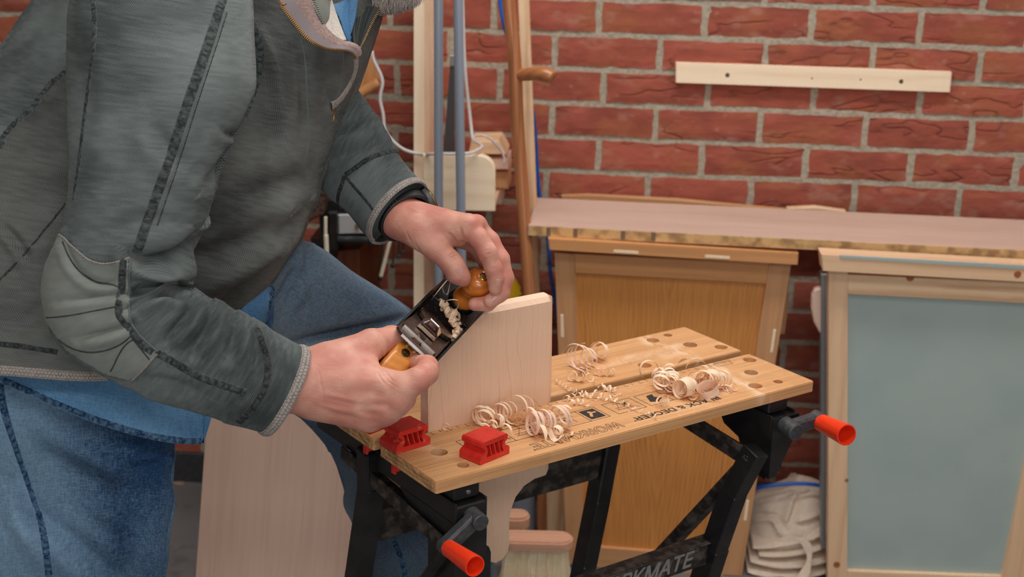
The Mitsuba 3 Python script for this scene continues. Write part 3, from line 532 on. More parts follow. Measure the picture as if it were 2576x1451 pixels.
for i in range(40):
    x = .07 + i * .0127; tick += [line((x, .1225), (x, .1155 if i % 2 == 0 else .1185), w=.0006), line((x, .1155), (x + .004, .1165), w=.0006) if i % 2 == 0 else line((x, .1185), (x + .002, .1185), w=.0005)]
tick.append(ring(sg.box(.535, .108, .562, .120), .0006))
put(JF, 'printed_mark', bmesh(cat([flat(p) for p in tick])), 'ink', label='ruler ticks along the inner edge')
# steel frame
def bb(x0, x1, y0, y1, z0, z1, bev=.002): return bmesh(cbox((x1 - x0, y1 - y0, z1 - z0), ((x0 + x1) / 2, (y0 + y1) / 2, (z0 + z1) / 2), bev))
def bbar(p, q, w, h, bev=.0015):
    p, q = np.array(p, float), np.array(q, float); d = (q - p) / np.linalg.norm(q - p); a = np.array([1., 0, 0]) if abs(d[0]) < .9 else np.array([0, 1., 0]); a = a - d * (a @ d); a /= np.linalg.norm(a)
    return bmesh(bar(p, q, a * w, np.cross(d, a) * h, bev))
for n, (xl, xr, xa, xb) in enumerate(((.030, .066, .026, .070), (.534, .570, .530, .576))):
    ye = .335 if n == 0 else .262
    put(wbk, 'jaw_carrier', cat(bb(xl, xr, .006, ye, -.036, -.0165)), 'black_steel', label='black steel jaw carrier with screw ends')
    put(wbk, 'screw_channel', cat(bb(xa, xb, -.004, ye, -.060, -.038), bb(xa, xa + .0025, -.004, ye, -.06, -.034, .0008), bb(xb - .0025, xb, -.004, ye, -.06, -.034, .0008)), 'black_steel')
    if n == 0: put(wbk, 'rivet', bmesh(lathe([(0, .0012), (.0028, .0008), (.0034, 0), (0, 0)], np.array([[1, 0, 0, (xl + xr) / 2 + .002], [0, 0, -1, .0060], [0, 1, 0, -.0275], [0, 0, 0, 1.]]), 18)), 'zinc', label='pale rivet head')
    if n == 0:
        prof = sg.Polygon([(-.004, -.06), (.12, -.06), (.09, -.085), (.055, -.1), (.05, -.33), (-.004, -.33)])
    else:
        prof = sg.Polygon([(-.006, -.055), (.10, -.055), (.085, -.075), (.055, -.085), (.04, -.118), (.0, -.128), (-.006, -.118)])
    YZ = np.array([[0, 0, 1, 0], [1, 0, 0, 0], [0, 1, 0, 0], [0, 0, 0, 1.]])      # extrusion along x
    hp = extr(prof, xb - xa, YZ, xa) if n == 0 else None
    if n == 0: put(wbk, 'housing', bmesh(hp), 'black_steel')
    else:
        a = extr(prof, .003, YZ, xa); fr_ = hull([[xa, -.008, -.038], [xb + .003, -.008, -.038], [xb - .002, -.008, -.07], [xa + .012, -.008, -.124], [xa, -.008, -.124], [xa, -.004, -.038], [xb + .003, -.004, -.038], [xb - .002, -.004, -.07], [xa + .012, -.004, -.124], [xa, -.004, -.124]])
        put(wbk, 'housing', bmesh(cat(a, fr_, extr(prof.buffer(-.004), .003, YZ, xb - .02))), 'black_steel')
    xs = xa - .004 if n == 0 else .500
    put(wbk, 'folding_arm', cat(bbar((xs, .26, -.066), (xs, -.0, -.092), .004, .02 + .007 * n), bbar((xs + .012, .26, -.07), (xs + .012, .0, -.092), .02, .004)), 'dusty_steel', label='dusty folding arm below the jaw carrier')
    put(wbk, 'brace_leg', cat(bbar((xs + .006, -.0, -.085), (xs + .02, .53, -.775), .026, .016, .004), bmesh(cbox((.03, .03, .016), (xs + .02, .535, -.79), .004))), 'black_steel' if n == 0 else 'dusty_steel', label='sloping black leg')
    pv = xs - .003; put(wbk, 'pivot_bolt', bmesh(lathe([(0, .004), (.003, .0035), (.0046, 0), (0, 0)], np.array([[0, 0, -1, pv], [1, 0, 0, .002 if n else .01], [0, -1, 0, -.088], [0, 0, 0, 1.]]), 18)), 'black_steel', smooth=40)
# the rest of the legs and stretchers
put(wbk, 'front_leg', cat(bbar((.508, -.002, -.078), (.4935, .024, -.155), .024, .029, .0015), bbar((.495, .021, -.145), (.489, .046, -.245), .025, .031, .0015), bbar((.4895, .043, -.235), (.482, .19, -.79), .026, .033, .0015)), 'black_steel')
put(wbk, 'front_leg', cat(bbar((.048, .016, -.30), (.05, .19, -.79), .04, .034, .004)), 'black_steel')
fl_ = sg.Polygon([(.066, -.10), (.074, -.101), (.080, -.106), (.083, -.114), (.083, -.30), (.066, -.30)])
XZ = np.array([[1, 0, 0, 0], [0, 0, -1, 0], [0, 1, 0, 0], [0, 0, 0, 1.]])
put(wbk, 'side_flange', bmesh(extr(fl_, .003, XZ, -.008)), 'black_steel')
put(wbk, 'front_stretcher', cat(bb(.06, .492, .045, .048, -.262, -.226, .001), bb(.06, .492, .045, .066, -.229, -.226, .001), bb(.06, .492, .040, .0452, -.2285, -.2265, .0008)), 'dusty_steel', label='dusty black stretcher with grey lettering')
tp = sa.skew(textpoly('WORKMATE', .022), 16, origin=(0, 0)); a, b, c, d = tp.bounds
tp = sa.scale(tp, .185 / (c - a), 1, origin=(0, 0)); tm = flat(tp, 0, .0004); tm = mv(tm, np.array([[1, 0, 0, .262], [0, 0, -1, .0450], [0, 1, 0, -.2555], [0, 0, 0, 1.]]))
put(wbk, 'stretcher_lettering', bmesh(cat(tm, mv(flat(ring(sg.Point(0, 0).buffer(.0022), .0006), 0, .0004), np.array([[1, 0, 0, .458], [0, 0, -1, .045], [0, 1, 0, -.234], [0, 0, 0, 1.]])))), 'grey_ink', label='grey slanted lettering')
for x0_, xq in ((.028, .06), (.452, .425)):
    L = [(x0_, .195, -.05), (x0_ + (xq - x0_) * .1, .20, -.10), (xq if x0_ > .1 else x0_, .23, -.24), (xq - .01 if x0_ > .1 else x0_, .34, -.785)]
    if x0_ > .1: L = [(.462, .250, -.05), (.450, .24, -.155), (.436, .24, -.24), (.425, .25, -.345), (.41, .32, -.785)]
    put(wbk, 'rear_leg', cat([bbar(np.array(L[i]) - (np.array(L[i + 1]) - L[i]) * (.012 / np.linalg.norm(np.array(L[i + 1]) - L[i])), L[i + 1], .026, .03, .002) for i in range(len(L) - 1)] + [bmesh(cbox((.05, .04, .016), (L[-1][0], L[-1][1], -.79), .005))]), 'black_steel')
put(wbk, 'rear_stretcher', cat(bb(.05, .445, .235, .239, -.195, -.150, .001), bb(.05, .445, .235, .262, -.153, -.150, .001)), 'dusty_steel', label='dusty rear stretcher')
def crank(hb, he, ae, gs, ge, r=.0092):
    k = key(wbk + '__crank_handle')
    hub = cat(cyl(hb, he, r * 1.02, 32, .0012), cyl(hb + (hb - he) * .25, hb + (he - hb) * .3, r * .8, 24)); d = (he - hb) / np.linalg.norm(he - hb)
    am = hb + (he - hb) * .45
    scene[k] = mikit.ply(cat(bmesh(hub), bmesh(bar(am, ae, d * .016, np.cross(d, (ae - am) / np.linalg.norm(ae - am)) * .0195, .003)), bmesh(cyl(ae - d * .007, ae + d * .010, r * 1.0, 28, .0015)), bmesh(bar(am + d * .007, ae + d * .007, d * .0022, np.cross(d, ae - am) / np.linalg.norm(ae - am) * .002, .0004))), 'black_plastic', 35)
    labels[k] = {'label': 'dark grey crank with hollow red grip'}
    L = np.linalg.norm(ge - gs); pr = [(0, 0), (r * .98, 0), (r * 1.0, .001), (r * 1.26, L - .0012), (r * 1.23, L), (r * 1.10, L), (r * 1.07, L - .0012), (r * .95, L * .45), (0, L * .45)]
    put(k, 'grip', bmesh(lathe(pr, zto(gs, ge - gs), 48)), 'grip_red', smooth=40, label='hollow bright red grip')
y_ = lambda px, py, yb: bpl(px, py, yb)
crank(y_(1184, 1292, -.004), y_(1211, 1316, -.030), y_(1122, 1374, -.018), y_(1128, 1378, -.024), y_(1195, 1424, -.083), .0098)
crank(y_(1972, 1066, -.008), y_(2004, 1089, -.036), y_(2054, 1054, -.022), y_(2064, 1062, -.030), y_(2130, 1094, -.092), .0116)
# ------------------------------------------------------------------ red plastic pegs standing in the jaws
def peg(label, fc, rc, m, ln=.050, dp=.034):
    """fc: photo point of the front base corner, rc: of the right base corner"""
    a, b = onbench(*fc), onbench(*rc); x = (b - a) / np.linalg.norm(b - a); y = np.array([-x[1], x[0]])
    M = np.eye(4); M[:2, 0], M[:2, 1], M[:2, 3] = x, y, a; M = BM @ M
    k = thing('bench_peg', label, 'bench peg')
    s = ln / .05
    pr = np.array([(0, .0004), (.05, .0004), (.05, .0085), (.0485, .0105), (.0430, .0135), (.0415, .0155), (.0430, .0180), (.0466, .0205), (.0465, .0255), (.0445, .0272), (.0055, .0272), (.0035, .0255), (.0034, .0205), (.0070, .0180), (.0085, .0155), (.0070, .0135), (.0015, .0105), (0, .0085)]) * [s, 1]
    P = sg.Polygon(pr); XZ = np.array([[1, 0, 0, 0], [0, 0, -1, 0], [0, 1, 0, 0], [0, 0, 0, 1.]])
    body = extr(P.buffer(-.0006).buffer(.0006), dp, XZ, -dp)
    inner = sg.Polygon([(.010 * s, .0065), (.040 * s, .0065), (.0372 * s, .0125), (.0385 * s, .0195), (.041 * s, .0215), (.009 * s, .0215), (.0115 * s, .0195), (.0128 * s, .0125)])
    for xr in (.018, .0255, .033): inner = inner.difference(sg.LineString([(xr * s - .0028, .0235), (xr * s + .0022, .0045)]).buffer(.0008, cap_style=2))
    body = cut(body, *[extr(g, .022, XZ, -.021) for g in inner.geoms])
    put(k, 'body', mv(body, M), m); put(k, 'stem', mv(cat(cyl([ln * .22, dp * .42, .0006], [ln * .22, dp * .42, -.0285], .0055, 20), cbox((.004, .008, .012), (ln * .22 - .004, dp * .42, -.026), .001)), M), 'red_plastic')
    return M
peg('dusty red bench peg on the left corner of the front jaw', (997, 1143), (1077, 1119), 'red_dusty')
peg('clean red bench peg in the middle, beside the print on the front jaw', (1208, 1171), (1284, 1139), 'red_plastic')
peg('red bench peg partly hidden under the fist on the far jaw', (931, 1093), (1006, 1062), 'red_plastic')
peg('red bench peg behind the knuckles, hardly showing left of the maple board', (960, 1024), (1036, 1000), 'red_plastic')
# ------------------------------------------------------------------ the maple board clamped between the jaws
k = thing('maple_board', 'pale maple board with curved lower end clamped upright in the jaws', 'board')
near = lambda *pts: [tuple(bpl(x, y, W1 + .0006)[[0, 2]]) for x, y in pts]
lo = near((1397, 1005), (1398, 1160), (1393, 1180), (1378, 1193), (1345, 1204), (1318, 1222), (1297, 1250), (1286, 1280), (1281, 1310), (1281, 1340), (1282, 1362), (1277, 1388), (1264, 1406), (1247, 1416), (1232, 1412), (1222, 1398))
out = [(.0665, .1475), (.2455, .1475), (.2486, .1470), (.2512, .1452), (.2530, .1425), (.2538, .1390)] + lo + [(lo[-1][0] - .012, lo[-1][1] + .05), (.10, -.09), (.075, -.03), (.0685, .0)]
TH = .0172
bd = extr(sg.Polygon(out).buffer(-.0004).buffer(.0004), TH, np.array([[1, 0, 0, 0], [0, 0, -1, 0], [0, 1, 0, 0], [0, 0, 0, 1.]]), -(W1 + .0006 + TH))
def halfspace(p, n, s=.5): n = np.array(n, float) / np.linalg.norm(n); return mv(trimesh.creation.box((s, s, s)), zto(np.array(p) + n * s / 2, n))
bd = cut(bd, halfspace((0, W1 + .0006, .1385), (0, -.74, .675)), halfspace((0, W1 + TH, .1465), (0, .75, .66)), halfspace((0, W1, .1405), (0, -.93, .36)), halfspace((0, W1 + .008, .1452), (0, -.42, .9)), halfspace((0, W1 + TH - .0015, .1445), (0, .92, .4)), halfspace((.2525, W1 + .002, 0), (.6, -.8, 0)), halfspace((.2525, W1 + TH - .002, 0), (.6, .8, 0)))
put(k, None, bmesh(bd), 'maple', BM @ np.array([[0, 1, 0, 0], [0, 0, 1, 0], [1, 0, 0, 0], [0, 0, 0, 1.]]))
# ------------------------------------------------------------------ iso-surfaces (surface nets) and signed distances
def surface_nets(D, org, h):
    D = D.astype(np.float32); s = D < 0; nx, ny, nz = D.shape
    num = np.zeros((nx - 1, ny - 1, nz - 1), np.float32); acc = np.zeros((nx - 1, ny - 1, nz - 1, 3), np.float32)
    C = [(i, j, k) for i in (0, 1) for j in (0, 1) for k in (0, 1)]
    sl = lambda c: (slice(c[0], nx - 1 + c[0]), slice(c[1], ny - 1 + c[1]), slice(c[2], nz - 1 + c[2]))
    cnt = sum(s[sl(c)].astype(np.int8) for c in C); act = np.argwhere((cnt > 0) & (cnt < 8)); I = [act[:, 0], act[:, 1], act[:, 2]]
    n = np.zeros(len(act)); a = np.zeros((len(act), 3))
    for c in C:
        for ax in range(3):
            if c[ax]: continue
            c2 = list(c); c2[ax] = 1; d0 = D[I[0] + c[0], I[1] + c[1], I[2] + c[2]]; d1 = D[I[0] + c2[0], I[1] + c2[1], I[2] + c2[2]]; m = (d0 < 0) != (d1 < 0)
            t = np.where(m, d0 / np.where(m, d0 - d1, 1), 0); p = np.array(c, float)[None].repeat(len(act), 0); p[:, ax] = t; a += p * m[:, None]; n += m
    V = (act + a / n[:, None]) * h + org; idx = -np.ones((nx - 1, ny - 1, nz - 1), np.int64); idx[tuple(I)] = np.arange(len(act)); F = []
    for ax in range(3):
        b, c = [(1, 2), (2, 0), (0, 1)][ax]
        S0 = [slice(1, -1)] * 3; S0[ax] = slice(0, -1); S1 = [slice(1, -1)] * 3; S1[ax] = slice(1, None)
        s0, s1 = s[tuple(S0)], s[tuple(S1)]; e = np.argwhere(s0 != s1)
        if not len(e): continue
        fl = s0[tuple(e.T)]; o = e.copy(); o[:, b] += 1; o[:, c] += 1
        q = []
        for db, dc in ((1, 1), (0, 1), (0, 0), (1, 0)):
            g = o.copy(); g[:, b] -= db; g[:, c] -= dc; q.append(idx[tuple(g.T)])
        q = np.array(q).T; q = np.where(fl[:, None], q, q[:, ::-1]); F += [q[:, [0, 1, 2]], q[:, [0, 2, 3]]]
    return trimesh.Trimesh(V, np.vstack(F), process=False)
class SDF:
    def __init__(s, lo, hi, h): s.lo, s.h = np.array(lo, float), h; s.n = np.ceil((np.array(hi) - s.lo) / h).astype(int) + 1; s.D = np.full(s.n, .05, np.float32)
    def region(s, lo, hi):
        a = np.clip(np.floor((np.array(lo) - s.lo) / s.h).astype(int), 0, s.n); b = np.clip(np.ceil((np.array(hi) - s.lo) / s.h).astype(int) + 1, 0, s.n)
        S = tuple(slice(x, y) for x, y in zip(a, b)); G = np.stack(np.meshgrid(*[(np.arange(x, y) * s.h + o) for x, y, o in zip(a, b, s.lo)], indexing='ij'), -1).astype(np.float32); return S, G
    def add(s, fn, lo, hi, k, sub=False):
        m = 2.5 * k + .004; S, G = s.region(np.array(lo) - m, np.array(hi) + m)
        if 0 in G.shape: return
        d = fn(G); D = s.D[S]
        if sub: D = -D
        if k > 0: hh = np.clip(.5 + .5 * (D - d) / k, 0, 1); r = D * (1 - hh) + d * hh - k * hh * (1 - hh)
        else: r = np.minimum(D, d)
        s.D[S] = -r if sub else r
    def cone(s, a, b, ra, rb, k=.004, sub=False):
        a, b = np.array(a, float), np.array(b, float); ba = b - a; L = ba @ ba + 1e-12
        def f(P): t = np.clip(((P - a) @ ba) / L, 0, 1); return np.linalg.norm(P - a - t[..., None] * ba, axis=-1) - (ra + (rb - ra) * t)
        r = max(ra, rb); s.add(f, np.minimum(a, b) - r, np.maximum(a, b) + r, k, sub)
    def ell(s, c, R, rad, k=.004, sub=False):
        c = np.array(c, float); R = np.array(R, float); rad = np.array(rad, float)
        def f(P): q = (P - c) @ R.T; l = np.linalg.norm(q / rad, axis=-1); g = np.linalg.norm(q / rad ** 2, axis=-1); return l * (l - 1) / (g + 1e-9)
        s.add(f, c - rad.max(), c + rad.max(), k, sub)
    def mesh(s):
        for ax in range(3):
            for e in (0, -1): t = [slice(None)] * 3; t[ax] = e; s.D[tuple(t)] = np.maximum(s.D[tuple(t)], .001)
        return surface_nets(s.D, s.lo, s.h)
def smoothm(m, it=6):
    cc = trimesh.graph.connected_components(m.face_adjacency, nodes=np.arange(len(m.faces)), min_len=1); m.update_faces(np.isin(np.arange(len(m.faces)), max(cc, key=len))); m.remove_unreferenced_vertices()
    e = m.edges_unique; n = len(m.vertices); A = sparse.coo_matrix((np.ones(2 * len(e)), (np.r_[e[:, 0], e[:, 1]], np.r_[e[:, 1], e[:, 0]])), (n, n)).tocsr(); dg = np.maximum(np.asarray(A.sum(1)), 1); V = np.array(m.vertices)
    for k in range(2 * it): V = V + (.5, -.52)[k % 2] * (A @ V / dg - V)
    m.vertices = V; return m
def rext(poly, hy, r, h=.0011):
    """a polygon in (x, z) given the half thickness hy in y, all its edges rounded with radius r"""
    P = np.array(poly.exterior.coords); lo, hi = P.min(0) - 3 * h, P.max(0) + 3 * h
    X, Z = np.meshgrid(np.arange(lo[0], hi[0], h), np.arange(lo[1], hi[1], h), indexing='ij'); Q = np.stack([X, Z], -1); d = np.full(X.shape, 9.); ins = np.zeros(X.shape, bool)
    for a, b in zip(P[:-1], P[1:]):
        ba = b - a; t = np.clip(((Q - a) @ ba) / (ba @ ba + 1e-15), 0, 1); d = np.minimum(d, np.linalg.norm(Q - a - t[..., None] * ba, axis=-1))
        c = ((a[1] > Z) != (b[1] > Z)) & (X < (b[0] - a[0]) * (Z - a[1]) / (b[1] - a[1] + 1e-15) + a[0]); ins ^= c
    d = np.where(ins, -d, d); Y = np.arange(-hy - 3 * h, hy + 3.5 * h, h); A, B = d[:, None, :] + r, (np.abs(Y) - hy)[None, :, None] + r
    D = np.minimum(np.maximum(A, B), 0) + np.sqrt(np.maximum(A, 0) ** 2 + np.maximum(B, 0) ** 2) - r
    return smoothm(surface_nets(D, np.array([lo[0], Y[0], lo[1]]), h), 4)
# ------------------------------------------------------------------ the hand plane; local frame: x towards the toe, y left, z up from the sole
PM = np.eye(4); PM[:3, :3] = np.array([[.5213, -.7476, .4116], [.7656, .1966, -.6126], [.3770, .6344, .6748]]); PM[:3, 0] /= np.linalg.norm(PM[:3, 0])
PM[:3, 1] -= PM[:3, 0] * (PM[:3, 0] @ PM[:3, 1]); PM[:3, 1] /= np.linalg.norm(PM[:3, 1]); PM[:3, 2] = np.cross(PM[:3, 0], PM[:3, 1]); PM[:3, 3] = [-.175, 1.516, .8747]
PM[:3, 3] += PM[:3, 2] * .0008
def pw(x, y, z): return PM[:3, :3] @ np.array([x, y, z], float) + PM[:3, 3]
pl = thing('hand_plane', 'black metal bench plane with orange wooden knob and tote on the board', 'hand plane')
pput = lambda par, n, m, b, uv=None, **kw: put(par, n, mv(m, PM), b, uv, **kw)
XZ = np.array([[1, 0, 0, 0], [0, 0, -1, 0], [0, 1, 0, 0], [0, 0, 0, 1.]])
ck = spline([(0, .015), (.03, .017), (.06, .026), (.09, .042), (.115, .0475), (.145, .0475), (.165, .042), (.19, .026), (.215, .0155), (.24, .0135)], 60)
chk = sg.Polygon([(0, 0)] + [tuple(p) for p in ck] + [(.24, 0)])
HW = .0315
sole = sg.box(0, -HW, .24, HW).difference(sg.box(.163, -.026, .168, .026))
body = cat(extr(sole, .004), extr(chk, .0028, XZ, -HW), extr(chk, .0028, XZ, HW - .0028))
pput(pl, 'body', body, 'japanning', smooth=35, label='black japanned cast body')
pput(pl, 'bed_rib', cat(cbox((.003, .057, .006), (.186, 0, .0065), .0008), cbox((.003, .057, .005), (.146, 0, .006), .0008)), 'japanning')
pput(pl, 'knob_boss', lathe([(0, .004), (.0185, .004), (.0172, .0085), (.0155, .0100), (0, .0100)], T_(.212, -.003, 0)), 'japanning', smooth=40)
fg = sg.Polygon([(.085, .004), (.15, .004), (.16, .012), (.098, .076), (.088, .076)]); pput(pl, 'frog', mv(extr(fg, .042, XZ, -.021), T_(-.013, 0, 0)), 'japanning')
# the blade slopes up and back at 45 degrees; plates are given in (s up the slope, y) and offset along the slope's normal
sl45 = np.array([-.7071, 0, .7071]); nb = np.array([.7071, 0, .7071]); SM = np.eye(4); SM[:3, 0], SM[:3, 1], SM[:3, 2], SM[:3, 3] = sl45, [0, 1, 0], -nb, [.155, 0, .004]; SM[:3, 2] = np.cross(SM[:3, 0], SM[:3, 1])
def splate(poly, off, th):
    M = SM.copy(); s = 1 if M[:3, 2] @ nb > 0 else -1; m = extr(poly, th, None, off); m.vertices[:, 2] *= s
    if s < 0: m.invert()
    return mv(m, M)
bw_ = .0265
pput(pl, 'blade', cat(splate(sg.Polygon([(0, -bw_), (0, bw_), (.160, bw_), (.174, .0165), (.174, -.0165), (.160, -bw_)]).difference(sg.box(.105, -.0055, .152, .0055).union(sg.Point(.152, 0).buffer(.0075))), 0, .0024)), 'blade_steel', label='dusty brownish steel blade with clipped corners')
pput(pl, 'blade_edge', splate(sg.box(.1732, -.0165, .1746, .0165), -.0002, .003), 'edge_steel')
# cap iron with its rounded wings
wing = sg.Polygon([(.004, -.0255), (.004, .0255), (.03, .0255), (.135, .0245), (.1405, .0225), (.1405, -.0225), (.135, -.0245), (.03, -.0255)]).difference(sg.box(.108, -.005, .134, .005))
pput(pl, 'cap_iron', splate(wing, .003, .002), 'blade_steel')
pput(pl, 'cap_edge', splate(sg.box(.1392, -.0225, .1408, .0225), .0026, .003), 'edge_steel')
lv = sg.Point(.03, 0).buffer(.0245).union(sg.box(.03, -.0125, .102, .0125)).union(sg.box(.012, -.0245, .034, .0245)).buffer(.004).buffer(-.004).difference(sg.Point(.062, .0305).buffer(.014)).difference(sg.Point(.062, -.0305).buffer(.014))
pput(pl, 'lever_cap', splate(lv, .0065, .0045), 'lever_bronze', smooth=30, label='brownish plated lever cap')
mat('lever_bronze', speck(lin(170, 146, 130), lin(120, 96, 80), 260), .28, .9)
cam_ = rext(sg.Polygon([(.084, .0), (.110, .0), (.121, .0035), (.121, .0065), (.108, .0085), (.088, .0085), (.082, .0065)]), .0125, .0022, .0008)
V = cam_.vertices.copy(); cam_.vertices = (np.array([.155, 0, .004]) + V[:, :1] * sl45 + V[:, 1:2] * np.array([0, 1, 0]) * (1 - 2.0 * np.clip(V[:, :1] - .103, 0, 1) * 18 * .6) + (V[:, 2:] + .0105 + 1.6 * np.clip(V[:, :1] - .098, 0, 1) ** 1.2 * .6) * nb)
pput(pl, 'cam_lever', cam_, 'chrome', smooth=True, label='bright chrome thumb lever')
pput(pl, 'cap_screw', mv(lathe([(0, .0062), (.003, .0056), (.0052, .0036), (.006, 0), (0, 0)], None, 28), zto(np.array([.155, 0, .004]) + sl45 * .062 + nb * .0105, nb)), 'zinc', smooth=40, label='domed zinc cap screw')
# knob, its screw, tote with brass nut, adjuster
kp = [(0, .0), (.0150, .0), (.0152, .003), (.0142, .008), (.0120, .014), (.0113, .019), (.0125, .024), (.0150, .029), (.0172, .035), (.0180, .041), (.0174, .048), (.0150, .054), (.0110, .0585), (.0060, .0605), (0, .0608)]
kpi = spline(kp[1:], 60); kb = T_(.212, -.003, .0100); kb[:3, :3] = np.array(zto([0, 0, 0], [-.02, 0, 1.])[:3, :3])
knob = put(pl, 'knob', mv(mv(lathe(np.vstack([[(0, 0)], kpi]), kb, 56), PM), np.eye(4)), 'knob_wood', PM @ np.array([[1, 0, 0, .19], [0, 0, 1, 0], [0, 1, 0, 0], [0, 0, 0, 1.]]), smooth=40, label='glossy dark orange turned front knob')
put(knob, 'screw', mv(mv(cat(lathe([(0, .0625), (.0048, .0622), (.0056, .0614), (.0056, .0590), (0, .0590)], None, 28)), kb), PM), 'brass', smooth=30, label='slotted brass screw'); put(knob, 'screw_slot', mv(mv(cbox((.0106, .0011, .0008), (0, 0, .0625), .0002), kb), PM), 'screw_dark')
tpoly = sg.Polygon(spline([(.030, .004), (.100, .004), (.104, .012), (.090, .020), (.080, .034), (.070, .055), (.0635, .072), (.057, .088), (.049, .100), (.042, .1075), (.030, .1125), (.014, .1115), (-.006, .1085), (-.0135, .1035), (-.008, .0985), (.008, .0965), (.024, .094), (.030, .086), (.033, .066), (.034, .044), (.030, .022), (.026, .008), (.030, .004)], 120)).buffer(0)
if tpoly.geom_type != 'Polygon': tpoly = max(tpoly.geoms, key=lambda g: g.area)
tote = rext(tpoly, .0138, .0055, .0012); _v = np.array(tote.vertices); _t = np.clip((.012 - _v[:, 0]) / .0262, 0, 1) * (_v[:, 2] > .085); _v[:, 1] *= np.sqrt(np.clip(1 - _t ** 2, .02, 1)); tote.vertices = _v
tk = put(pl, 'tote', mv(tote, PM), 'handle_wood', PM @ np.array([[0, 0, 1, 0], [.7, .3, 0, 0], [0, 1, 0, 0], [0, 0, 0, 1.]]), smooth=True, label='orange varnished wooden tote')
put(tk, 'nut', mv(cat(lathe([(0, .1185), (.0045, .1180), (.0062, .1166), (.0062, .113), (0, .113)], T_(.029, 0, -.0050), 28)), PM), 'old_brass', smooth=30, label='tarnished brass nut'); put(tk, 'nut_slot', mv(cbox((.0012, .0115, .0008), (.029, 0, .1136), .0002), PM), 'screw_dark')
pput(pl, 'adjuster_lever', cat(bar([.075, 0, .072], [.040, 0, .1145], [.0025, 0, 0], [0, .008, 0], .0006), bar([.040, .008, .1145], [.040, -.009, .1145], [.004, 0, 0], [0, 0, .003], .001), trimesh.creation.icosphere(2, .0036).apply_translation([.040, .009, .1155])), 'blade_steel')
pput(pl, 'depth_wheel', cyl([.078, 0, .045], [.070, 0, .053], .0125, 30), 'brass', smooth=40)
# ------------------------------------------------------------------ the person
per = thing('person', 'person in grey canvas jacket and jeans bending over the bench, planing a board', 'person')
def canvas(dark, light, per_=.00155):
    def fn(p, n, uv):
        a, b = uv.x / per_, uv.y / per_
        d = dr.sin(2 * math.pi * (a + .5 * dr.floor(b))) * .5 + .5; e = dr.abs(dr.sin(math.pi * b))
        w = dr.power(d, .8) * e; sl = noise(uv.x * 90, uv.y * 420); lo = fbm(uv.x * 14, uv.y * 11, 2.)
        return mix(dark, light, dr.clip(.62 * w + .22 * (sl - .5) + .9 * (lo - .5) + .16, 0, 1))
    return mikit.proc(fn)
wv = lambda s: (lambda p, n, uv: s * (dr.sin(2 * math.pi * (uv.x / .00155 + .5 * dr.floor(uv.y / .00155))) * dr.abs(dr.sin(math.pi * uv.y / .00155))) + .0006 * fbm(uv.x * 70, uv.y * 60, 1.))
mat('jacket_canvas', canvas(lin(46, 53, 54), lin(122, 131, 131)), .9, spec=.2, bump=wv(.00016), sheen=.5, eps=2e-4)
mat('jacket_canvas_warm', canvas(lin(44, 47, 47), lin(114, 117, 115)), .9, spec=.2, bump=wv(.00016), sheen=.4, eps=2e-4)
mat('patch_canvas', canvas(lin(92, 97, 94), lin(142, 148, 143), .0007), .9, spec=.2, sheen=.5)
def pucker(dark, light):
    def fn(p, n, uv):
        a = .6 * noise(uv.x * 380, uv.y * 1.6, 2.) + .4 * noise(uv.x * 900, uv.y * 3, 5.); e = smoothstep(.55, .95, dr.abs(uv.y)); st = smoothstep(.25, .42, dr.abs(dr.abs(uv.y) - .55)) ; w = dr.abs(dr.sin(uv.x * 2 * math.pi / .0016))
        return mix(dark, light, dr.clip(.95 * (a - .3) * (1 - .5 * e) + .5 * e + .18 * (w - .5), 0, 1))
    return mikit.proc(fn)
mat('seam_canvas', pucker(lin(44, 49, 50), lin(104, 112, 112)), .9, spec=.1); mat('seam_light', lin(94, 99, 98), .9, spec=.1); mat('thread_dark', pucker(lin(40, 44, 44), lin(88, 94, 93)), .9, spec=.1)
def _trim(p, n, uv):
    a, b = uv.x / .0036, uv.y / .0024; r = dr.floor(b); f = a + .5 * r; q = dr.abs(f - dr.floor(f) - .5) * 2; k = dr.abs(b - r - .5) * 2
    return mix(lin(154, 147, 142), lin(98, 93, 90), dr.clip(.7 * smoothstep(.4, 1., q) + .6 * smoothstep(.4, 1., k) + .7 * (noise(uv.x * 900, uv.y * 900) - .6), 0, 1))
mat('trim_grey', mikit.proc(_trim), .95, spec=.1)
mat('lining_pink', speck(lin(150, 128, 122), lin(124, 104, 100), 500, .2, .8), .9); mat('lining_cream', speck(lin(178, 172, 164), lin(160, 154, 146), 300), .9)
mat('corduroy', lin(112, 116, 110), .9); mat('zip_tape', lin(122, 112, 116), .9)
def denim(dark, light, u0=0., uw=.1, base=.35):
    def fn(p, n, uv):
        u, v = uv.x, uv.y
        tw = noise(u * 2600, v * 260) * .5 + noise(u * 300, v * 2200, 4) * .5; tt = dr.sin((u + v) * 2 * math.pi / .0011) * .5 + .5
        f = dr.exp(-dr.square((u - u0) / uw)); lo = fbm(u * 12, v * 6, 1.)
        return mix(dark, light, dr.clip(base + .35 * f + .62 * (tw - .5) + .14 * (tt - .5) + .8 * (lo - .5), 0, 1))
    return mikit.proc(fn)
dbump = lambda p, n, uv: .00022 * noise(uv.x * 1500, uv.y * 300) + .0008 * fbm(uv.x * 60, uv.y * 50, 2.)
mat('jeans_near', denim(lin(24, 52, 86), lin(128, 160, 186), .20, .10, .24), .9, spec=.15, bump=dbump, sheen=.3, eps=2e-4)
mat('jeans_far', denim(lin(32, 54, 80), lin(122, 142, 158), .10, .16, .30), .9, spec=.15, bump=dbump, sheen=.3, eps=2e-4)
mat('shirt_denim', denim(lin(42, 82, 124), lin(104, 148, 184), .2, .2, .28), .9, spec=.15, bump=dbump, sheen=.3, eps=2e-4)
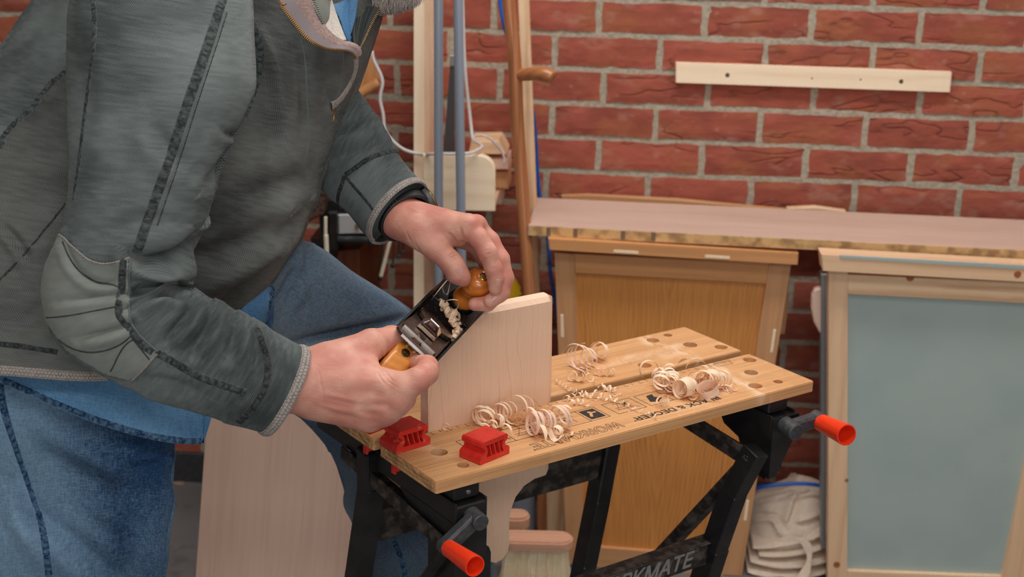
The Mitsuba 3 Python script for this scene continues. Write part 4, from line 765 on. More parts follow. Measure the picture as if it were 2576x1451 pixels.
mat('shirt_hem', pucker(lin(28, 54, 84), lin(112, 144, 172)), .9, spec=.1)
mat('gold_zip', lin(150, 110, 58), .35, .9)
def stw(c, r, ratio=.9):                                                # a loft station given in the world
    c = np.array(c, float); a, b = proj(c - CAM[0] * r), proj(c + CAM[0] * r); return (*a, *b, (c - EYE) @ CAM[2], ratio)
def loft(st, ns, nt, disp=None, cap=True, pw_=2.0):
    """a cloth tube through stations (left x, y, right x, y, depth, depth ratio): edge points in the photograph at a real distance"""
    st = np.array(st, float); q = np.r_[0, np.cumsum(np.linalg.norm(np.diff((st[:, :2] + st[:, 2:4]) / 2, axis=0), axis=1) + 40)]
    s = PchipInterpolator(q, st)(np.linspace(0, q[-1], ns)); th = np.linspace(0, 2 * np.pi, nt, endpoint=False)
    V = np.zeros((ns, nt, 3)); cs = np.sign(np.cos(th)) * np.abs(np.cos(th)) ** (2 / pw_); sn = np.sign(np.sin(th)) * np.abs(np.sin(th)) ** (2 / pw_); rad = []
    for i, r in enumerate(s):
        L, R = pd(r[0], r[1], r[4]), pd(r[2], r[3], r[4]); c = (L + R) / 2; a = (R - L) / 2; v = c - EYE; v /= np.linalg.norm(v); v -= a * (v @ a) / (a @ a); v /= np.linalg.norm(v)
        V[i] = c + cs[:, None] * a - sn[:, None] * v * np.linalg.norm(a) * r[5]; rad.append(np.linalg.norm(a) * (1 + r[5]) / 2)
    arc = np.r_[0, np.cumsum(np.linalg.norm(np.diff(V.mean(1), axis=0), axis=1))]; rm = np.mean(rad)
    uv = np.stack([np.broadcast_to(th[None] * rm, (ns, nt)), np.broadcast_to(arc[:, None], (ns, nt))], -1)
    if disp is not None: V = V + gnormals(V) * disp(V, uv)[..., None]
    return V, uv
def gnormals(V):
    du = np.roll(V, -1, 1) - np.roll(V, 1, 1); dv = np.gradient(V, axis=0); n = np.cross(du, dv); n /= np.linalg.norm(n, axis=-1, keepdims=True) + 1e-12
    c = V.mean(1, keepdims=True); return n if ((V - c) * n).sum(-1).mean() > 0 else -n
def gridput(par, name, V, uv, b, label=None, cap=True):
    n, s = V.shape[:2]; V2 = np.concatenate([V, V[:, :1]], 1); U = np.concatenate([uv, uv[:, :1] + [[[abs(uv[0, 1, 0] - uv[0, 0, 0]) * s, 0]]]], 1)
    m = gridmesh(V2, False); c = V.mean((0, 1)); 
    if ((m.triangles_center - c) * m.face_normals).sum() < 0: m.invert()
    uvs = U.reshape(-1, 2)
    if cap:
        k = len(m.vertices); ring0, ring1 = V[0].mean(0), V[-1].mean(0); j = np.arange(s); F = np.vstack([m.faces, np.c_[j, j + 1, np.full(s, k)], np.c_[(n - 1) * (s + 1) + j + 1, (n - 1) * (s + 1) + j, np.full(s, k + 1)]])
        m = trimesh.Trimesh(np.vstack([m.vertices, ring0, ring1]), F, process=False); uvs = np.vstack([uvs, [0, 0], [0, 0]])
    nn = gnormals(V); nn = np.concatenate([nn, nn[:, :1]], 1).reshape(-1, 3); k = key(par + '__' + name)
    if cap: nn = np.vstack([nn, [[0, 0, 1]], [[0, 0, 1]]])
    path = meshkit.write_ply(m, False, uvs, None, normals=nn)
    scene[k] = {'type': 'ply', 'filename': path, 'face_normals': False, 'bsdf': {'type': 'ref', 'id': b}}
    if label: labels[k] = {'label': label}
    return k
def folds(V, F, nb=None):
    """cloth folds: each (photo polyline, width in px, depth in m, ridge) presses a groove with a ridge at its side into the surface that faces the photographer"""
    d = np.zeros(V.shape[:2]); P = proj(V); nrm = gnormals(V) if nb is None else nb; face = ((V - EYE) * nrm).sum(-1) < 0
    for pts, w, dep, rg in F:
        C = spline(np.array(pts, float), 40) if len(pts) > 2 else spline(pts, 20); t = cKDTree(C); m = face & (P[..., 0] > C[:, 0].min() - 5 * w) & (P[..., 0] < C[:, 0].max() + 5 * w) & (P[..., 1] > C[:, 1].min() - 5 * w) & (P[..., 1] < C[:, 1].max() + 5 * w)
        if not m.any(): continue
        q = P[m]; dist, i = t.query(q); T = np.gradient(C, axis=0)[i]; T /= np.linalg.norm(T, axis=1, keepdims=True); sg_ = T[:, 0] * (q - C[i])[:, 1] - T[:, 1] * (q - C[i])[:, 0]
        s = np.where(sg_ >= 0, dist, -dist); env = np.sin(np.pi * np.clip(i / (len(C) - 1), .04, .96)) ** .6
        d[m] += env * dep * (-np.exp(-(s / w) ** 2) + rg * np.exp(-((s - 1.9 * w) / (1.3 * w)) ** 2))
    return d
def surf(V, N, pts, lift=0.):
    """points of a surface that the photo points show"""
    P = proj(V.reshape(-1, 3)); N2 = N.reshape(-1, 3); V2 = V.reshape(-1, 3); z = (V2 - EYE) @ CAM[2]; f = ((V2 - EYE) * N2).sum(1) < 0; P, V3, N3, z = P[f], V2[f], N2[f], z[f]; t = cKDTree(P); out, no = [], []
    for p in pts:
        dd, ii = t.query(p, 24); ok = z[ii] < z[ii].min() + .03; ii = ii[ok][:6]; w = 1 / (dd[ok][:6] + 1.5)
        X = (V3[ii] * w[:, None]).sum(0) / w.sum(); n = (N3[ii] * w[:, None]).sum(0); n /= np.linalg.norm(n); D = (X - EYE) @ CAM[2] ; X = pd(p[0], p[1], D) ; out.append(X + n * lift); no.append(n)
    return np.array(out), np.array(no)
def ribbon(P, N, w, h, stitch=0., pitch=.004, b_trim=False):
    """a raised strip along P lying on a surface with normals N"""
    T = np.gradient(P, axis=0); T /= np.linalg.norm(T, axis=1, keepdims=True); B = np.cross(N, T); B /= np.linalg.norm(B, axis=1, keepdims=True); a = np.linspace(0, np.pi, 7); w = np.broadcast_to(w, (len(P),))
    arc = np.r_[0, np.cumsum(np.linalg.norm(np.diff(P, axis=0), axis=1))]; hh = h * (1 + stitch * np.sin(2 * np.pi * arc / pitch))
    V = P[:, None] + np.cos(a)[None, :, None] * (B * w[:, None] / 2)[:, None] + (np.sin(a) ** .6)[None, :, None] * (N * hh[:, None])[:, None] - N[:, None] * .0006
    m = gridmesh(V, False); uv = np.stack([np.broadcast_to(arc[:, None], (len(P), 7)), np.broadcast_to(np.linspace(-1, 1, 7)[None], (len(P), 7)) * (float(np.mean(w)) * .5 if b_trim else 1)], -1).reshape(-1, 2)
    if ((m.face_normals) * np.repeat(N[:-1], 12, 0)[:len(m.faces)]).sum() < 0: m.invert()
    return m, uv
def seam(par, V, pts, w, h, b, stitch=.25, pitch=.005, n=None, name='seam', label=None, N=None, off=0):
    N = gnormals(V) if N is None else N; C = spline(np.array(pts, float), n or max(12, int(np.linalg.norm(np.diff(np.array(pts, float), axis=0), axis=1).sum() / 5))); P, no = surf(V, N, C, .0004 + off)
    if len(P) > 8:
        for _ in range(3): P[1:-1] = .25 * P[:-2] + .5 * P[1:-1] + .25 * P[2:]; no[1:-1] = .25 * no[:-2] + .5 * no[1:-1] + .25 * no[2:]
        no /= np.linalg.norm(no, axis=1, keepdims=True)
    m, uv = ribbon(P, no, w, h, stitch, pitch, b == 'trim_grey'); return put(par, name, m, b, uv, smooth=True, label=label)
nz = lambda V, sc, seed=0, o=3: meshkit.fbm(V * sc + seed, o) - .5
# ---- jeans
jn = key(per + '__jeans'); 
RL = [(-230, 840, 470, 820, 1.70, .5), (-215, 960, 490, 950, 1.69, .48), (-190, 1100, 446, 1090, 1.67, .48), (-165, 1230, 436, 1215, 1.64, .48), (-150, 1340, 424, 1335, 1.63, .5), (-130, 1480, 408, 1470, 1.65, .5), stw((-.535, 1.50, .33), .105, .9), stw((-.525, 1.53, .10), .10, .9), stw((-.525, 1.53, .065), .10, .9)]
RF = [([(60, 1020), (180, 1120), (330, 1180), (432, 1195)], 34, 0.015, .7), ([(40, 1230), (140, 1330), (250, 1420), (330, 1490)], 26, 0.012, .8), ([(160, 1180), (260, 1290), (400, 1360)], 26, 0.009, .7), ([(20, 1100), (70, 1250), (150, 1451)], 20, 0.006, .8), ([(230, 1130), (330, 1280), (350, 1451)], 40, 0.009, .8), ([(300, 1150), (410, 1140)], 16, 0.0075, .8)]
dR = lambda V, uv: .007 * nz(np.stack([uv[..., 0] * 10 + uv[..., 1] * 6, uv[..., 1] * 9, uv[..., 0] * 0], -1), 1, 3) + folds(V, RF)
V, uv = loft(RL, 230, 170, dR); scene.pop(jn, None); used[per + '__jeans'] = 0
jn = gridput(per, 'jeans', V, uv, 'jeans_near', 'faded blue denim jeans'); VJR = V
seam(jn, V, [(2, 965), (8, 1020), (28, 1090), (52, 1160), (80, 1240), (104, 1320), (118, 1400), (126, 1470)], .0085, .0012, 'shirt_hem', .35, .004, name='outer_seam', label='felled outer seam with puckers')
LL = [(520, 930, 680, 640, 1.80, .9), (560, 960, 760, 604, 1.82, .85), (640, 990, 898, 690, 1.87, .8), (725, 1030, 1040, 786, 1.93, .75), (780, 1075, 1150, 900, 2.0, .72), (838, 1150, 1215, 1030, 2.05, .72), (870, 1250, 1240, 1190, 2.09, .72), (892, 1350, 1245, 1330, 2.09, .75), (893, 1470, 1242, 1470, 2.10, .8), stw((-.13, 1.99, .30), .095, .9), stw((-.13, 2.0, .10), .09, .9), stw((-.13, 2.0, .06), .09, .9)]
LF = [([(735, 870), (860, 842), (960, 818), (1030, 795)], 13, 0.018, 1.0), ([(680, 778), (700, 760), (735, 700), (772, 640)], 13, 0.012, -.8), ([(772, 620), (782, 650), (778, 690)], 13, 0.009, .9), ([(730, 780), (760, 740), (770, 690)], 13, -0.0045, .5), ([(770, 900), (840, 884), (930, 868)], 13, 0.012, .9), ([(850, 1180), (900, 1240), (960, 1260)], 20, 0.009, .7)]
dL = lambda V, uv: (.0035) * nz(np.stack([uv[..., 0] * 12 + uv[..., 1] * 5, uv[..., 1] * 10, uv[..., 0] * 0], -1), 1, 9) + folds(V, LF)
V, uv = loft(LL, 460, 320, dL); VJL = V
lg = gridput(jn, 'far_leg', V, uv, 'jeans_far', 'far leg of the jeans, stepping forward'); used.setdefault(lg, 1)
seam(jn, V, [(985, 1340), (1000, 1380), (1014, 1420), (1022, 1470)], .009, .0012, 'shirt_hem', .3, .004, name='inner_seam')
PV = [(-250, 600, 560, 540, 1.74, .7), (-240, 720, 600, 660, 1.74, .72), (-225, 860, 560, 800, 1.73, .72), (-190, 960, 520, 900, 1.73, .66), (-120, 1010, 450, 960, 1.73, .55)]
V, uv = loft(PV, 60, 100); gridput(jn, 'seat', V, uv, 'jeans_near')
mat('shoe_brown', lin(70, 48, 34), .5)
for c in ((-.45, 1.50), (-.05, 1.98)):
    S = SDF((c[0] - .2, c[1] - .1, -.01), (c[0] + .2, c[1] + .1, .13), .006); S.cone((c[0] - .09, c[1], .05), (c[0] + .12, c[1] - .01, .036), .046, .038, .01); S.cone((c[0] - .075, c[1], .06), (c[0] - .07, c[1], .1), .045, .048, .01); S.add(lambda P: P[..., 2] - .0 + 0 * P[..., 0], (c[0] - .2, c[1] - .1, -.02), (c[0] + .2, c[1] + .1, .002), 0, True); put(per, 'shoe', smoothm(S.mesh(), 4), 'shoe_brown', smooth=True)
# ---- denim shirt hanging out below the jacket
SH = [(-240, 700, 620, 640, 1.73, .60), (-240, 800, 670, 720, 1.72, .60), (-240, 880, 690, 790, 1.71, .62), (-240, 940, 672, 860, 1.70, .66), (-240, 985, 640, 935, 1.69, .68)]
V, uv = loft(SH, 130, 320, None)
P = proj(V); th = np.linspace(0, 2 * np.pi, 320, endpoint=False)
# the tail ends in a curved hem: rows are pulled so that the last one follows it
Np = gnormals(V); face = ((V[-1] - EYE) * Np[-1]).sum(-1) < 0
hx, hy = [-300, -100, 0, 80, 150, 230, 300, 370, 430, 480, 512, 516, 560, 640, 700], [905, 925, 955, 990, 1022, 1055, 1080, 1098, 1109, 1113, 1114, 900, 880, 860, 840]
tgt = V[-1].copy(); cols = P[-1, :, 0]
for j in range(320):
    if not face[j]: continue
    y = np.interp(cols[j], hx, hy); D = (V[-1, j] - EYE) @ CAM[2]; tgt[j] = pd(cols[j] + (0 if cols[j] < 505 else 0), y, D)
w = np.linspace(0, 1, 130)[:, None, None] ** 1.0; V = V + w * (tgt - V[-1])[None]
V = V + gnormals(V)[..., :] * (.006 * nz(np.stack([uv[..., 0] * 16, uv[..., 1] * 4, uv[..., 0] * 0 + 4], -1), 1, 5) + folds(V, [([(60, 960), (120, 1000), (240, 1030)], 18, .004, .6), ([(380, 1000), (400, 1050), (430, 1090)], 18, .004, .8), ([(480, 1040), (476, 1080), (484, 1110)], 8, .003, .6)]))[..., None]
sk = gridput(per, 'shirt', V, uv, 'shirt_denim', 'blue denim shirt tail below the jacket', cap=False); VS = V
seam(sk, V, [(8, 956), (80, 988), (150, 1019), (230, 1051), (300, 1075), (370, 1094), (430, 1105), (480, 1109), (506, 1109)], .0075, .0016, 'shirt_hem', .6, .0075, name='hem', label='rolled puckered hem')
seam(sk, V, [(686, 722), (680, 760), (673, 800), (668, 830)], .012, .0012, 'shirt_hem', .5, .006, name='placket')
# ---- jacket body
TS = [(-262, 918, 618, 792, 1.71, .98), (-262, 860, 628, 770, 1.71, .98), (-255, 760, 648, 740, 1.71, .97), (-225, 560, 690, 690, 1.71, .92), (-150, 380, 760, 560, 1.72, .88), (-50, 240, 818, 430, 1.73, .86), (34, 112, 858, 320, 1.74, .84), (106, 2, 900, 215, 1.75, .82), (190, -140, 938, 110, 1.76, .78), (330, -260, 962, 30, 1.76, .70), (500, -330, 968, -40, 1.76, .6), (640, -330, 965, -90, 1.76, .5)]
TF = [([(-10, 700), (60, 640), (130, 560), (175, 500)], 9, 0.0045, .5), ([(0, 560), (40, 600), (75, 660)], 10, 0.006, .7), ([(640, 60), (690, 180), (705, 330), (712, 470)], 14, -0.009, .3), ([(712, 470), (700, 560), (650, 620)], 16, -0.006, .3), ([(300, 620), (480, 640), (600, 610), (690, 560)], 22, 0.012, .8), ([(430, 690), (560, 650), (680, 590), (760, 520)], 20, 0.0105, .8), ([(520, 760), (600, 720), (680, 650)], 14, 0.0075, .8), ([(600, 500), (700, 470), (780, 440)], 30, 0.009, .6), ([(120, 640), (150, 720), (170, 760)], 20, 0.006, .6), ([(740, 130), (760, 240), (752, 380)], 14, 0.006, .6), ([(20, 800), (80, 770), (120, 720)], 22, 0.0075, .8), ([(820, 180), (830, 240), (845, 290)], 14, 0.0045, .5)]
def pull(V, row, hx, hy, lo, hi, w):
    """moves a loft's end row on the photographer's side onto the hem line y(x); rows in between follow with weights w"""
    N = gnormals(V); f = ((V[row] - EYE) * N[row]).sum(-1) < 0; P = proj(V[row]); t = V[row].copy()
    for j in np.where(f)[0]: t[j] = pd(P[j, 0], np.interp(P[j, 0], hx, hy), (V[row, j] - EYE) @ CAM[2])
    return V + w[:, None, None] * (t - V[row])[None]
dT = lambda V, uv: .008 * nz(np.stack([uv[..., 0] * 7, uv[..., 1] * 9, uv[..., 0] * 3], -1), 1, 21) + .002 * nz(V, 30, 5) + folds(V, TF)
V, uv = loft(TS, 260, 300, dT, pw_=2.2); V = pull(V, 0, [-300, 0, 120, 270, 400, 500, 600, 640], [900, 926, 938, 950, 936, 890, 812, 780], 0, 0, np.clip(1 - np.arange(260) / 70, 0, 1) ** 1.5); VT = V; NT = gnormals(V)
jk = gridput(per, 'jacket', V, uv, 'jacket_canvas_warm', 'weathered grey canvas pullover jacket')
uvT = uv
YOKE = [(-60, 430), (0, 372), (30, 318), (80, 272), (120, 220), (175, 178), (210, 120), (210, -60), (20, -60), (-60, 100)]
seam(jk, V, [(-40, 930), (60, 936), (160, 944), (270, 945)], .011, .0022, 'trim_grey', .15, .003, name='hem_trim', label='woven grey hem tape', N=NT)
seam(jk, V, [(-30, 862), (60, 872), (145, 886)], .006, .001, 'thread_dark', .3, name='hem_stitching', N=NT)
seam(jk, V, [(0, 372), (30, 318), (80, 272), (120, 220), (172, 180)], .0085, .0014, 'seam_canvas', .35, .006, name='yoke_seam', label='puckered yoke seam', N=NT)
seam(jk, V, [(596, -10), (630, 50), (652, 110), (652, 170), (636, 230), (614, 290)], .0095, .0012, 'seam_canvas', .3, .0055, name='armhole_seam', label='double stitched armhole seam', N=NT)
seam(jk, V, [(756, 100), (768, 160), (772, 230), (776, 300), (774, 380), (762, 412)], .0022, .0007, 'seam_light', .3, name='pocket_seam', N=NT)
seam(jk, V, [(-10, 712), (60, 640), (130, 556), (172, 505)], .0025, .0007, 'thread_dark', .2, name='side_seam', N=NT)
seam(jk, V, [(590, 806), (606, 794), (612, 786)], .011, .002, 'trim_grey', .15, .003, name='hem_trim', N=NT)
# sleeves
RS = [(300, -230, 640, -150, 1.60, .7), (228, -120, 632, -60, 1.55, .75), (182, 0, 634, 70, 1.52, .78), (174, 150, 640, 200, 1.50, .78), (176, 300, 594, 330, 1.49, .80), (180, 450, 546, 460, 1.485, .82), (166, 560, 505, 590, 1.48, .84), (134, 640, 462, 660, 1.475, .84), (116, 730, 428, 700, 1.475, .84), (124, 810, 424, 712, 1.475, .84), (172, 886, 446, 718, 1.48, .84), (262, 944, 492, 736, 1.485, .84), (400, 1004, 572, 772, 1.495, .82), (520, 1044, 654, 812, 1.505, .80), (600, 1070, 720, 848, 1.51, .78), (668, 1090, 776, 878, 1.515, .76)]
RSF = [([(440, 700), (480, 690), (540, 650), (580, 570)], 14, 0.0102, .6), ([(330, 640), (400, 655), (450, 640), (500, 590)], 16, 0.0204, .9), ([(325, 740), (390, 712), (430, 690)], 10, 0.0187, .8), ([(330, 770), (390, 740), (450, 740)], 13, 0.0136, .9), ([(420, 880), (440, 830), (470, 790), (480, 760)], 13, 0.0119, .9), ([(480, 890), (505, 850), (530, 800), (535, 775)], 12, 0.0102, .9), ([(560, 900), (585, 850), (592, 812)], 13, 0.0102, .8), ([(625, 930), (640, 880), (640, 830)], 12, 0.0068, .8), ([(560, 330), (595, 340), (640, 330)], 10, 0.0068, .5), ([(520, 470), (560, 420), (590, 360)], 14, 0.0085, .7), ([(150, 760), (230, 745), (310, 740)], 9, 0.0051, .6), ([(200, 850), (280, 830), (330, 812)], 10, 0.0068, .7), ([(170, 600), (200, 680), (240, 710), (310, 690)], 9, 0.0051, .6), ([(260, 600), (330, 560), (440, 560)], 24, 0.0068, .7), ([(220, 60), (260, 200), (240, 360)], 30, -0.0051, .3), ([(380, 300), (430, 380), (480, 430)], 24, 0.0068, .7), ([(240, 500), (300, 420), (330, 330)], 30, 0.0051, .6), ([(340, 960), (420, 965), (500, 990)], 16, 0.0068, .7), ([(580, 1020), (620, 960), (660, 900)], 18, 0.0051, .7)]
dS = lambda V, uv: .006 * nz(np.stack([uv[..., 0] * 8, uv[..., 1] * 12, uv[..., 0] * 2], -1), 1, 31) + .002 * nz(V, 34, 8) + folds(V, RSF)
def rim(V, px, rows):
    """the near side of the cuff's rim lies px further along the sleeve than its outline (minus: further back)"""
    n, k = V.shape[:2]; th = np.linspace(0, 2 * np.pi, k, endpoint=False); t = V[-1].mean(0) - V[-12].mean(0); t -= CAM[2] * (t @ CAM[2]); t /= np.linalg.norm(t); D = (V[-1].mean(0) - EYE) @ CAM[2]
    w = np.clip((np.arange(n) - (n - rows)) / rows, 0, 1) ** 1.3; return V + (w[:, None] * np.sin(th)[None] * px * D / FPX)[..., None] * t
V, uv = loft(RS, 300, 220, dS, pw_=2.15); V = rim(V, 26, 70); VR = V; NR = gnormals(V)
sl1 = gridput(jk, 'sleeve', V, uv, 'jacket_canvas', 'near sleeve with elbow patch', cap=True)
seam(jk, V, [(562, -10), (540, 60), (500, 180), (462, 290), (430, 390), (398, 480), (370, 560), (345, 632)], .0105, .0012, 'seam_canvas', .28, .0045, name='sleeve_seam', label='puckered felled sleeve seam', N=NR)
seam(jk, V, [(571, 32), (526, 172), (490, 282), (456, 390), (423, 488), (396, 568)], .0014, .0006, 'thread_dark', .1, name='sleeve_seam', N=NR)
seam(jk, V, [(566, 30), (520, 170), (484, 280), (450, 388), (417, 486), (390, 566)], .0022, .0010, 'seam_light', .2, name='sleeve_seam', N=NR)
seam(jk, V, [(232, -10), (238, 60), (232, 150), (214, 280), (200, 400), (184, 500)], .0055, .001, 'seam_canvas', .4, .005, name='sleeve_seam', N=NR)
seam(jk, V, [(392, 886), (440, 912), (500, 946), (560, 968), (618, 988)], .0085, .0016, 'seam_canvas', .5, .006, name='sleeve_seam', N=NR)
seam(jk, V, [(644, 824), (660, 858), (672, 900), (674, 940), (662, 984), (636, 1026), (600, 1062)], .0075, .0014, 'thread_dark', .4, .005, name='cuff_seam', label='dark stitched cuff seam', N=NR)
# elbow patch: a second layer lying on the sleeve
def patch(par, V, N, outline, b, lift=.0016, name='elbow_patch', label=None, step=6):
    pg = sg.Polygon(outline); x0, y0, x1, y1 = pg.bounds; PP = proj(V); F = []; inn = np.array([[pg.contains(sg.Point(p)) for p in row] if ((row[:, 0] > x0) & (row[:, 0] < x1) & (row[:, 1] > y0) & (row[:, 1] < y1)).any() else [False] * V.shape[1] for row in PP]) & (((V - EYE) * N).sum(-1) < .02)
    idx = -np.ones(inn.shape, int); idx[inn] = np.arange(inn.sum()); s = V.shape[1]
    a, b2, c, d = idx[:-1], np.roll(idx, -1, 1)[:-1], np.roll(idx, -1, 1)[1:], idx[1:]; ok = (a >= 0) & (b2 >= 0) & (c >= 0) & (d >= 0)
    F = np.vstack([np.c_[a[ok], b2[ok], c[ok]], np.c_[a[ok], c[ok], d[ok]]]); top = V[inn] + N[inn] * lift; n = len(top)
    m = trimesh.Trimesh(top, F, process=False)
    if (m.face_normals * N[inn][F[:, 0]]).sum() < 0: m.invert()
    return put(par, name, m, b, uvR[inn] if V is VR else uvT[inn], smooth=True, label=label)
uvR = uv
patch(jk, VT, NT, YOKE, 'jacket_canvas', lift=.0007, name='yoke', label='bluish grey yoke at the back')
patch(jk, VR, NR, [(150, 590), (180, 612), (215, 645), (250, 660), (285, 658), (325, 648), (330, 700), (326, 770), (332, 812), (352, 842), (388, 878), (398, 888), (372, 915), (330, 956), (262, 938), (170, 880), (110, 800), (100, 700)], 'patch_canvas', label='paler quilted elbow patch')
for pts, w, b, st in (([(152, 592), (180, 616), (215, 647), (250, 662), (285, 660), (322, 650)], .0022, 'trim_grey', .1), ([(308, 650), (308, 700), (300, 760), (300, 790), (318, 815), (350, 856), (384, 884)], .0075, 'seam_canvas', .4), ([(324, 650), (326, 700), (322, 770), (332, 812), (352, 842), (396, 882)], .0026, 'seam_light', .1), ([(396, 888), (372, 915), (332, 954)], .002, 'trim_grey', .1), ([(160, 610), (180, 660), (205, 690), (240, 708), (300, 722)], .0013, 'thread_dark', .2), ([(122, 798), (180, 792), (240, 780), (300, 768)], .0013, 'thread_dark', .2), ([(150, 850), (200, 878), (260, 880), (330, 840)], .0013, 'thread_dark', .2), ([(280, 930), (300, 890), (322, 860), (345, 850)], .0013, 'thread_dark', .2), ([(330, 846), (376, 902)], .0013, 'thread_dark', .2)):
    seam(jk, VR, pts, w, .0010, b, st, .0035, name='patch_stitching', N=NR, off=.0022)
def cuff(par, V, i0, wd, hh, b, label):
    """a woven band bound around the sleeve's end (ring i0 of the loft)"""
    C = V[i0]; c = C.mean(0); t = C.mean(0) - V[i0 - 6].mean(0); t /= np.linalg.norm(t); R = (C - c); R /= np.linalg.norm(R, axis=1, keepdims=True); n = 22; ph = np.linspace(0, 2 * np.pi, 16, endpoint=False); rows = []
    C2 = np.concatenate([C, C[:1]])[:-1]; out = []
    for a in ph: out.append(C - t * (wd * .35) + t * (np.cos(a) * wd / 2) + R * (np.sin(a) * hh + .0005))
    Vc = np.array(out).transpose(1, 0, 2); Vc = np.concatenate([Vc, Vc[:1]], 0); arc = np.r_[0, np.cumsum(np.linalg.norm(np.diff(Vc.mean(1), axis=0), axis=1))]
    bmp = .0005 * np.sin(arc[:, None] * 2 * np.pi / .0042) * np.sin(ph * 3)[None]; Vc = Vc + bmp[..., None] * np.concatenate([R, R[:1]])[:, None]
    uvc = np.stack([np.broadcast_to(arc[:, None], Vc.shape[:2]), np.broadcast_to(ph[None] * wd / 3.5, Vc.shape[:2])], -1).reshape(-1, 2); put(par, 'cuff_trim', gridmesh(Vc, True, False), b, uvc, smooth=True, label=label)
cuff(jk, VR, -1, .0105, .0024, 'trim_grey', 'grey woven cuff tape')
LS = [(760, 60, 640, 330, 1.80, .8), (838, 130, 690, 380, 1.795, .85), (905, 232, 770, 430, 1.79, .9), (958, 305, 830, 495, 1.775, .9), (1000, 385, 880, 540, 1.755, .9), (1040, 436, 915, 585, 1.735, .9), (1066, 464, 940, 606, 1.722, .9)]
LSF = [([(820, 330), (860, 330), (900, 300)], 14, 0.009, .8), ([(850, 400), (900, 380), (960, 340)], 12, 0.006, .7), ([(905, 250), (930, 262), (944, 280)], 9, 0.0075, .7)]
dLs = lambda V, uv: .005 * nz(np.stack([uv[..., 0] * 9, uv[..., 1] * 14, uv[..., 0] * 2], -1), 1, 41) + folds(V, LSF)
V, uv = loft(LS, 140, 150, dLs); V = rim(V, -40, 60); VL = V; NL = gnormals(V)
gridput(jk, 'sleeve', V, uv, 'jacket_canvas', 'far sleeve', cap=True)
seam(jk, V, [(868, 440), (890, 425), (930, 398), (970, 384), (1000, 380)], .0065, .0012, 'thread_dark', .4, .005, name='cuff_seam', N=NL)
seam(jk, V, [(866, 442), (858, 470), (850, 500), (856, 524)], .0065, .0012, 'thread_dark', .4, .005, name='sleeve_seam', N=NL)
seam(jk, V, [(868, 440), (900, 480), (926, 510), (940, 530)], .004, .0012, 'thread_dark', .3, name='sleeve_seam', N=NL)
cuff(jk, VL, -1, .0115, .0028, 'trim_grey', 'grey woven cuff tape')
# ---- collar: folded-down zip edge, lining, shirt collar inside
def sheet(rows, n=40, k=14):
    """a cloth sheet through rows of (x, y, depth) photo points"""
    R = [spline(np.array([pd(*p) for p in r]), n) for r in rows]; R = np.array(R); return CubicSpline(np.arange(len(R)), R, axis=0)(np.linspace(0, len(R) - 1, k)) if len(R) > 2 else R[0][None] + (R[1] - R[0])[None] * np.linspace(0, 1, k)[:, None, None]
def sput(name, rows, b, label=None, n=40, k=14, th=.0015):
    V = sheet(rows, n, k); nn = np.cross(np.gradient(V, axis=0), np.gradient(V, axis=1)); nn /= np.linalg.norm(nn, axis=-1, keepdims=True); nn *= np.where(((V - EYE) * nn).sum(-1, keepdims=True) > 0, 1, -1)
    a, bk = gridmesh(V, False), gridmesh(V + nn * th, False); m = cat(a, bk); arc = np.stack(np.meshgrid(np.arange(k) * .004, np.arange(n) * .004, indexing='ij'), -1).reshape(-1, 2); return put(jk, name, m, b, np.vstack([arc, arc]), smooth=True, label=label)
zl = [(702, 4), (716, 24), (740, 56), (766, 88), (796, 112), (830, 124), (862, 126), (888, 134), (897, 146)]
Zd = [1.565, 1.565, 1.57, 1.575, 1.58, 1.59, 1.60, 1.615, 1.625]
zr = lambda dx, dy, dd, f=1.: [(x + dx * (1 - i / 10 * f), y + dy * (1 - i / 9.5), z + dd) for i, ((x, y), z) in enumerate(zip(zl, Zd))]
sput('collar_fold', [zr(0, 0, 0), zr(16, -14, .004), zr(30, -26, .008)], 'zip_tape', 'grey zip tape along the turned-down collar')
sput('collar_lining', [zr(28, -24, .0075), zr(46, -38, .012), zr(64, -52, .02)], 'lining_pink', 'brownish pink collar facing')
sput('collar_cord', [[(760, -30, 1.585), (775, 10, 1.59), (797, 45, 1.60), (815, 68, 1.61)], [(800, -30, 1.61), (815, 10, 1.615), (825, 40, 1.62), (822, 64, 1.62)], [(830, -30, 1.63), (834, 0, 1.64), (832, 30, 1.64), (826, 62, 1.625)]], 'corduroy', 'ribbed corduroy lining')
for i in range(16):
    y = -24 + i * 5.4; put(jk, 'lining_rib', tube(np.array([pd(762 + i * 3.3 + t * (70 - i * 4), y + 5 * math.sin(t * 3), 1.583 + .048 * t + i * .0006) for t in np.linspace(0, 1, 8)]), .0011, 5), 'corduroy', smooth=True)
sput('collar_inner', [[(832, -10, 1.64), (842, 20, 1.64), (856, 60, 1.635), (872, 100, 1.63)], [(812, 60, 1.615), (820, 75, 1.61), (840, 90, 1.61), (862, 100, 1.612)]], 'lining_cream', 'cream inner facing')
sput('shirt_collar', [[(826, -20, 1.66), (850, 14, 1.665), (870, 10, 1.67), (876, -20, 1.68)], [(836, 10, 1.655), (860, 60, 1.655), (874, 92, 1.65), (880, 96, 1.65)], [(900, -20, 1.70), (898, 20, 1.69), (890, 60, 1.67), (880, 98, 1.655)]], 'shirt_denim', 'blue shirt collar at the throat')
sput('collar_stand', [[(886, 10, 1.70), (884, 60, 1.68), (890, 110, 1.65), (896, 140, 1.63)], [(960, 20, 1.72), (930, 80, 1.70), (912, 120, 1.67), (900, 146, 1.635)]], 'thread_dark', 'dark inside of the far collar side')
teeth = []
